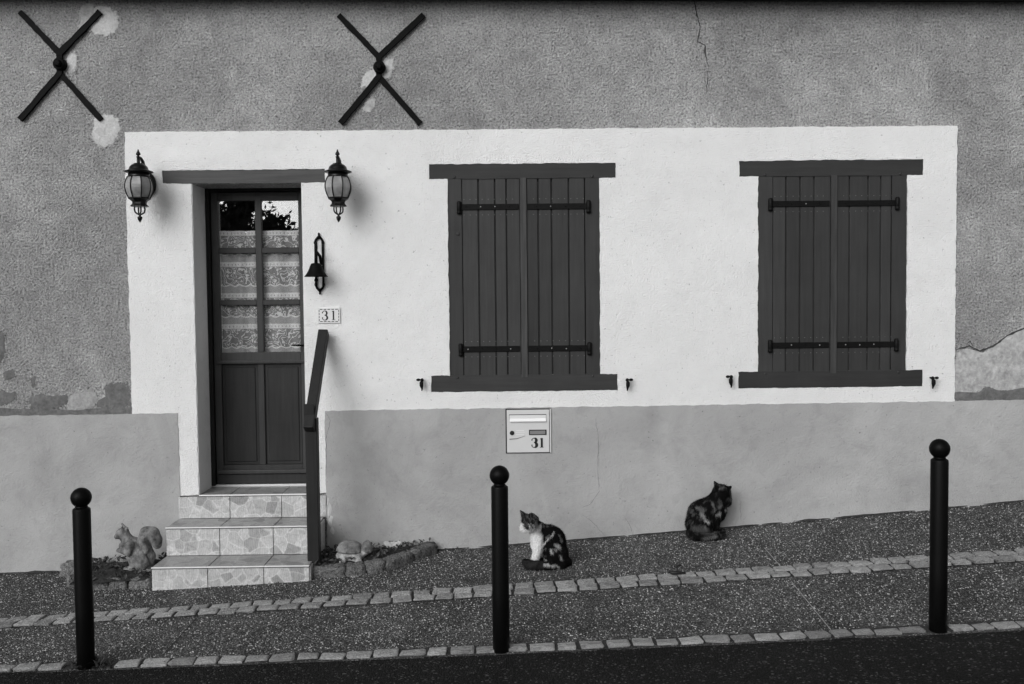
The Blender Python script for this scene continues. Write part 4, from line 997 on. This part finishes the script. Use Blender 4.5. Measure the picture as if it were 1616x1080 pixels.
# ------------------------------------------------------------------ garden statues
def statue(name, prims, loc, mats, label, h=.006, k=.006, parts=()):
    R_ = root(name, loc, label, 'statue')
    for nm, pr, mt in prims:
        V, F, _ = sdf_body(pr, h, k); me = pyd((V+np.array(loc)).tolist(), F); link(nm, me, mt, R_, smooth=True)
    return R_
sq = G(223, 908); sqy = -.30; sqx = P(223, 900, sqy)[0]; sqz = P(223, 903, sqy)[1]
body = [EL((-.01, 0, .105), (.078, .07, .095)), EL((-.045, 0, .175), (.062, .055, .07)), RC((-.07, 0, .20), (-.115, 0, .262), .042, .036),
        EL((-.122, 0, .272), (.045, .036, .036)), RC((-.135, 0, .262), (-.162, 0, .248), .026, .017),
        RC((-.115, -.024, .29), (-.112, -.03, .318), .011, .008), RC((-.10, .02, .292), (-.136, .028, .330), .011, .008), RC((-.095, -.01, .295), (-.082, -.016, .312), .012, .007),
        RC((-.055, -.05, .20), (-.062, -.062, .155), .034, .026), RC((-.062, -.06, .152), (-.145, -.022, .158), .022, .014), RC((-.06, .045, .19), (-.145, .015, .165), .026, .013),
        EL((-.122, -.012, .188), (.022, .022, .026)), EL((.015, -.055, .08), (.058, .032, .062)), EL((.01, .055, .08), (.06, .03, .06)),
        RC((-.04, -.055, .04), (-.09, -.05, .034), .022, .016), RC((-.04, .055, .04), (-.09, .05, .034), .022, .016)]
tail = chain([(.055, 0, .05), (.062, 0, .11), (.035, 0, .17), (.022, 0, .225), (.042, 0, .272), (.085, 0, .268), (.108, 0, .225), (.115, 0, .19)], [.034, .036, .036, .038, .042, .042, .038, .030])
tail += chain([(.02, -.028, .20), (.03, -.034, .25), (.06, -.034, .272)], [.016, .018, .014])+chain([(.075, -.034, .275), (.1, -.032, .235), (.11, -.026, .2)], [.014, .016, .012])+chain([(.03, -.03, .12), (.05, -.032, .16), (.03, -.034, .215)], [.014, .016, .014])
base = [EL((-.02, 0, .015), (.10, .075, .035)), EL((-.075, -.03, .012), (.04, .04, .025)), EL((.04, -.04, .01), (.05, .04, .03))]
statue('squirrel_statue', (('body', body, 'terra'), ('tail', tail, 'terra'), ('base', base, 'lightstone')), (sqx, sqy, sqz), None, 'weathered clay squirrel statue holding a nut beside the tiled steps', .005, .005)
ty_ = -.32; tx, tz_ = P(557, 887, ty_)
tz_ -= .008
tb = [EL((-.012, 0, .070), (.088, .070, .030)), EL((-.088, -.012, .052), (.026, .024, .022)), RC((.035, -.040, .055), (.055, -.075, .012), .026, .022), EL((.062, -.085, .006), (.032, .022, .016)), RC((-.055, -.040, .055), (-.065, -.072, .012), .025, .020),
      RC((.02, .03, .05), (.05, .04, .0), .025, .02), RC((.055, -.01, .070), (.092, -.014, .085), .030, .026), EL((.0, .0, .03), (.075, .05, .03))]
sh = [EL((-.018, 0, .112), (.084, .072, .046), rot=(0, .08, 0)), EL((-.018, 0, .090), (.092, .078, .018), rot=(0, .08, 0))]
hd = [EL((.100, -.014, .118), (.034, .033, .043), rot=(0, .2, 0)), EL((.116, -.02, .096), (.024, .026, .024)), RC((.07, -.008, .085), (.092, -.012, .10), .026, .028)]
statue('turtle_statue', (('body', tb, 'lightstone'), ('shell', sh, 'cast'), ('head', hd, 'cast')), (tx, ty_, tz_), None, 'weathered stone turtle statue on the soil beside the handrail post', .005, .006)

# ------------------------------------------------------------------ cats
def build_cat(name, prims, loc, scale, label, paint, flow, fur_n, eyes=(), nose=None, h=.0042, k=.007):
    R_ = root(name, loc, label, 'cat')
    V, F, c = sdf_body(prims, h, k); c = paint(V, c); 
    V2 = V*scale
    me = pyd((V2+np.array(loc)).tolist(), F); setcol(me, c); link('body', me, 'fur', R_, smooth=True)
    fm = fur_mesh(V2, F, c, fur_n, .020*scale, flow); fm.transform(Matrix.Translation(Vector(loc))); fo = link('fur', fm, 'fur', R_); fo['kind'] = 'stuff'
    for e in eyes: ball('eye', Vector(loc)+Vector(e[:3])*scale, e[3], 'eye', R_)
    if nose: ball('nose', Vector(loc)+Vector(nose)*scale, (.005, .006, .004), 'nose', R_)
    return R_
def nz(V, s, off=0): return np.array([noise.fractal(Vector(v)*s+Vector((off, off*1.3, 0)), .9, 2.0, 3) for v in V])
BK = .006
cat1 = [RC((.045, 0, .085), (.0, 0, .20), .092, .080), EL((.03, 0, .17), (.092, .08, .108)), RC((-.01, 0, .225), (-.055, 0, .245), .068, .055),
        RC((-.076, -.006, .205), (-.090, -.004, .15), .058, .046, .74), RC((-.098, -.01, .262), (-.098, -.012, .20), .043, .040, .6), RC((-.075, .004, .262), (-.11, -.004, .29), .052, .048, .1),
        EL((-.142, -.012, .318), (.062, .060, .053), .03), EL((-.132, -.050, .296), (.034, .022, .030), .10), EL((-.165, .024, .296), (.030, .024, .026), .4),
        RC((-.165, -.018, .302), (-.194, -.024, .290), .027, .018, .74), EL((-.186, -.022, .272), (.022, .024, .014), .68), EL((-.150, -.030, .268), (.034, .034, .020), .6),
        RC((-.104, -.046, .348), (-.120, -.062, .388), .028, .008, .02), RC((-.138, -.038, .352), (-.138, -.052, .388), .020, .007, .02), RC((-.172, .028, .346), (-.208, .036, .394), .026, .004, .02),
        RC((-.08, -.028, .16), (-.098, -.030, .03), .034, .0165, .74), RC((-.08, .026, .16), (-.112, .022, .03), .034, .0165, .74),
        EL((-.112, -.030, .014), (.025, .018, .015), .74), EL((-.126, .022, .014), (.025, .018, .015), .74),
        EL((.05, -.052, .085), (.082, .045, .085)), EL((.05, .052, .085), (.082, .045, .085)), RC((.0, -.07, .02), (-.06, -.066, .016), .024, .019, .2), RC((.0, .07, .02), (-.05, .066, .016), .024, .019)]
cat1 += chain([(.115, .03, .035), (.13, -.05, .03), (.085, -.115, .027), (.0, -.128, .027), (-.09, -.118, .028), (-.155, -.095, .030), (-.182, -.085, .045)], [.026, .026, .027, .028, .029, .030, .022], .025)
def Z1(px, py): return ((px-600)/2000, (930-py)/2000)
def paint1(V, c):
    c = np.array(c); x, y, z = V.T; n1 = nz(V, 28); n2 = nz(V, 60, 5)
    q = np.stack([x, z], 1)+np.stack([n2, n1], 1)*.012
    near = y < .02
    dark = (c < .1)
    c = np.where(dark & (z < .29), BK*(1+.4*n1), c)
    for pts, wd, val in (([(660, 420), (600, 490), (540, 570), (480, 630)], .007, .34), ([(515, 540), (470, 590)], .007, .22), ([(590, 455), (560, 500)], .008, .10), ([(680, 590), (740, 625)], .015, .20), ([(615, 660), (640, 725)], .009, .25), ([(655, 665), (700, 675)], .008, .18), ([(760, 740), (770, 800)], .014, .13), ([(430, 760), (440, 810)], .012, .30), ([(470, 690), (540, 660)], .007, .10), ([(480, 745), (530, 760)], .007, .08), ([(740, 470), (790, 560)], .006, .09), ([(500, 838), (660, 850)], .011, .26), ([(690, 870), (720, 890)], .010, .15), ([(480, 320), (465, 380)], .009, .16)):
        val = min(.6, val*1.5); d = np.min([segdist(q, Z1(*a), Z1(*b)) for a, b in zip(pts, pts[1:])], 0)
        wgt = np.clip(1.35-d/(wd*.8), 0, 1)*near*np.clip(.95+n2*1.0, .4, 1); c = c*(1-wgt)+val*wgt
    hz_ = z > .285
    tab = .012+.085*np.clip(np.sin(x*190+z*120+n1*3)*.7, 0, 1)
    c = np.where(hz_ & (c < .14), tab, c)
    for pts, wd, val in (([(205, 310), (215, 380)], .010, .68), ([(235, 370), (280, 385)], .008, .74), ([(300, 300), (330, 340)], .004, .45), ([(340, 290), (390, 320)], .004, .5), ([(330, 350), (390, 365)], .004, .45), ([(250, 320), (300, 330)], .007, .03), ([(265, 350), (295, 355)], .008, .012), ([(410, 270), (430, 350)], .012, .13)):
        d = segdist(q, Z1(*pts[0]), Z1(*pts[1])); wgt = np.clip(1.5-d/wd, 0, 1)*(y < .01); c = c*(1-wgt)+val*wgt
    tl = (z < .062) & (y < -.09); c = np.where(tl & (x < -.05), .022*(1+.5*n1), c)
    return np.clip(c, .005, .78)
flow1 = lambda p: np.stack([p[:, 0]*2+.05, p[:, 1]*.5-.02, -np.ones(len(p))*.8], 1)
c1x, c1y, c1z = G(866, 899); c1y += .11; c1x = P(867, 895, c1y)[0]; c1z = zg(c1x, c1y)
build_cat('cat', cat1, (c1x, c1y, c1z), .91, 'calico cat with white chest and muzzle sitting on the pavement beside a bollard', paint1, flow1, 15000,
          eyes=((-.172, -.062, .316, .0085), (-.200, .008, .314, .007)), nose=(-.212, -.026, .295))
cat2 = [RC((-.035, 0, .085), (.02, 0, .19), .088, .080), EL((-.03, 0, .15), (.085, .075, .105)), RC((.03, 0, .21), (.075, 0, .25), .058, .050), RC((.075, 0, .25), (.118, 0, .29), .050, .054),
        EL((.130, 0, .308), (.066, .058, .060), rot=(0, .5, 0)), EL((.155, -.005, .262), (.042, .044, .042)), RC((.16, .0, .27), (.178, .004, .235), .030, .022),
        RC((.100, -.03, .348), (.068, -.042, .400), .028, .004), RC((.172, .02, .330), (.198, .02, .345), .020, .009),
        RC((.09, -.01, .21), (.11, 0, .15), .058, .045), EL((.13, -.01, .185), (.036, .036, .036)),
        RC((.075, -.03, .15), (.088, -.03, .03), .036, .019), RC((.08, .03, .15), (.10, .03, .03), .036, .019), EL((.098, -.03, .015), (.026, .018, .015)), EL((.11, .03, .015), (.026, .018, .015)),
        EL((-.03, -.052, .08), (.086, .046, .082)), EL((-.03, .052, .08), (.086, .046, .082)), RC((.0, -.075, .02), (.06, -.07, .017), .025, .019), RC((.0, .075, .02), (.06, .07, .017), .025, .019)]
cat2 += chain([(-.10, -.02, .03), (-.085, -.095, .027), (-.02, -.118, .026), (.05, -.115, .028), (.10, -.098, .036), (.118, -.092, .06)], [.026, .026, .025, .026, .027, .016], .02)
def Z2(px, py): return ((px-440)/2034, (970-py)/2034)
def paint2(V, c):
    x, y, z = V.T; n1 = nz(V, 26, 3); n2 = nz(V, 75, 9); n3 = nz(V, 120, 2)
    m = np.clip((n1+.55*n2)*2.2-.05, 0, 1); c = .006+.06*m*(.5+.5*np.clip(n3+.5, 0, 1))
    q = np.stack([x, z], 1)+np.stack([n2, n3], 1)*.008
    for pts, wd, val in (([(430, 690), (475, 720)], .010, .36), ([(380, 600), (410, 650)], .013, .20), ([(330, 530), (400, 560)], .012, .10), ([(610, 630), (650, 610)], .009, .28), ([(640, 590), (655, 640)], .007, .25), ([(540, 450), (580, 580)], .006, .12), ([(420, 790), (445, 805)], .009, .17), ([(280, 800), (440, 840)], .022, .06), ([(640, 260), (720, 245)], .005, .14), ([(830, 330), (830, 440)], .010, .10), ([(740, 575), (780, 580)], .006, .2), ([(400, 930), (560, 900)], .009, .12), ([(640, 520), (670, 500)], .012, .10)):
        d = segdist(q, Z2(*pts[0]), Z2(*pts[1])); wgt = np.clip(1.4-d/wd, 0, 1)*(y < .02); c = c*(1-wgt)+val*wgt
    for pts, wd in (([(650, 330), (760, 340)], .035), ([(600, 780), (640, 720)], .03)):
        d = segdist(q, Z2(*pts[0]), Z2(*pts[1])); c = c*(1-np.clip(1.3-d/wd, 0, 1)*.8*(y < .02))
    return np.clip(c, .005, .6)
flow2 = lambda p: np.stack([-p[:, 0]*1.5, p[:, 1]*.5-.02, -np.ones(len(p))*.8], 1)
c2x, c2y, c2z = G(1110, 847); c2y = max(-.34, c2y+.10); c2y = -.17; c2x = P(1110, 847, c2y)[0]; c2z = zg(c2x, c2y)
build_cat('cat', cat2, (c2x, c2y, c2z), 1.0, 'dark tortoiseshell cat sitting against the plinth with its head turned away', paint2, flow2, 15000)

tg = Vector(G(1070, 911)); TW = root('twig', tg, 'small dark forked twig lying on the pavement above the cobbled gutter', 'twig')
tg = tg+Vector((0, .02, .012))
tube('stem', [tg+Vector((-.055, 0, .014)), tg+Vector((-.03, -.01, .012)), tg+Vector((.0, -.012, .012)), tg+Vector((.05, -.008, .010))], [.005, .014, .011, .005], 'ink', TW, 6)
tube('side_shoot', [tg+Vector((.005, -.01, .014)), tg+Vector((-.004, .01, .048))], [.006, .005], 'ink', TW, 6)
tube('side_shoot', [tg+Vector((-.022, .008, .046)), tg+Vector((.0, .01, .050)), tg+Vector((.026, .012, .053))], [.004, .008, .004], 'ink', TW, 6)
# ------------------------------------------------------------------ weeds and dirt
def weed(px, py, n, size, label, seed, spread=.04):
    x, y, z = G(px, py); r_ = random.Random(seed); vs, fs = [], []
    for _ in range(n):
        a = r_.uniform(0, 6.28); l = size*r_.uniform(.5, 1.2); ox, oy = r_.gauss(0, spread), r_.gauss(0, spread*.4); d_ = Vector((math.cos(a), math.sin(a)*.7, r_.uniform(.5, 1.8))).normalized()
        s = Vector((-math.sin(a), math.cos(a), 0))*r_.uniform(.002, .006); p0 = Vector((x+ox, min(y+oy, -.02), zg(x+ox, y+oy)-.003)); b = len(vs)
        m_ = p0+d_*l*.55; e = p0+d_*l+Vector((0, 0, -l*.25)); vs += [p0+s*.5, p0-s*.5, m_-s, m_+s, e]; fs += [(b, b+1, b+2, b+3), (b+3, b+2, b+4)]
    tag(link('weeds', pyd(vs, fs), 'weed', None, kind='stuff'), label, 'weed')
weed(142, 1052, 150, .075, 'dark weed tuft at the foot of the bollard before the squirrel', 1, .05)
weed(190, 1046, 90, .04, 'low flat weeds in the kerb joint next to the weedy bollard', 2, .09)
weed(720, 868, 14, .04, 'tiny weed at the wall foot just past the curved stone edging', 3, .05)
weed(370, 919, 200, .022, 'low moss and weeds along the foot of the bottom step', 4, .25)
weed(1270, 826, 20, .03, 'thin weeds at the wall foot between the dark cat and the bollard', 5, .12)

# ------------------------------------------------------------------ across the road (what the door glass mirrors)
def shrub(name, x, y, h, rx, n, label, seed, trunk=False):
    r_ = random.Random(seed); z = f_kerb(x)+.05
    T = root(name, (x, y, z), label, 'tree' if trunk else 'shrub', 'shrubs across the road')
    vs, fs = [], []; limbs = []
    tube_geo(vs, fs, [(x, y, z-.1), (x+.05, y, z+h*.3), (x-.05, y+.1, z+h*.6)], [.09, .07, .03], 8)
    for i in range(14):
        a = r_.uniform(0, 6.28); b0 = Vector((x, y, z+h*r_.uniform(.15, .5))); e = b0+Vector((math.cos(a)*rx*r_.uniform(.4, 1), math.sin(a)*rx*r_.uniform(.4, 1), h*r_.uniform(.2, .55)))
        m_ = (b0+e)/2+Vector((r_.uniform(-.1, .1), r_.uniform(-.1, .1), .1)); limbs.append((b0, m_, e)); tube_geo(vs, fs, [b0, m_, e], [.03, .02, .008], 6)
    link('trunk', pyd(vs, fs), 'bark', T)
    vs, fs = [], []; cl = [(l[2], r_.uniform(.25, .5)) for l in limbs]+[(l[1], r_.uniform(.3, .55)) for l in limbs]
    for _ in range(22): a = r_.uniform(0, 6.28); rr = rx*math.sqrt(r_.random()); cl.append((Vector((x+rr*math.cos(a), y+rr*math.sin(a), z+h*r_.uniform(.1, .85))), r_.uniform(.3, .55)))
    for _ in range(n):
        c, rr = r_.choice(cl); p = c+Vector((r_.gauss(0, rr*.6), r_.gauss(0, rr*.6), r_.gauss(0, rr*.6))); s = r_.uniform(.07, .14)
        if p.z < z: p.z = z+r_.random()*.5
        M3 = Euler((r_.uniform(0, 6.3), r_.uniform(0, 6.3), 0)).to_matrix(); b = len(vs)
        for q_ in ((-1, 0, 0), (0, -.45, 0), (1, 0, 0), (0, .45, 0)): vs.append(p+M3 @ (Vector(q_)*s))
        fs.append((b, b+1, b+2, b+3))
    link('crown', pyd(vs, fs), 'foliage', T)
LABS = ('dark tree mirrored in the upper glass of the door', 'dark leafy shrub mirrored in the door glass under the patch of sky', 'dark leafy shrub across the road, mirrored in the lower door glass')
for i, (sx, sh_, rx, k_) in enumerate(((-8.25, 5.5, 1.3, 0), (-5.9, 4.15, 1.0, 1), (-4.2, 3.9, 1.1, 2), (-2.4, 3.9, 1.1, 2), (-10.2, 4.0, 1.2, 2), (-7.1, 4.7, 1.0, 2))):
    shrub('shrub' if k_ else 'tree', sx, -20+.5*(i % 3), sh_, rx, 20000 if k_ == 0 else 12000, LABS[k_], 40+i, k_ == 0)
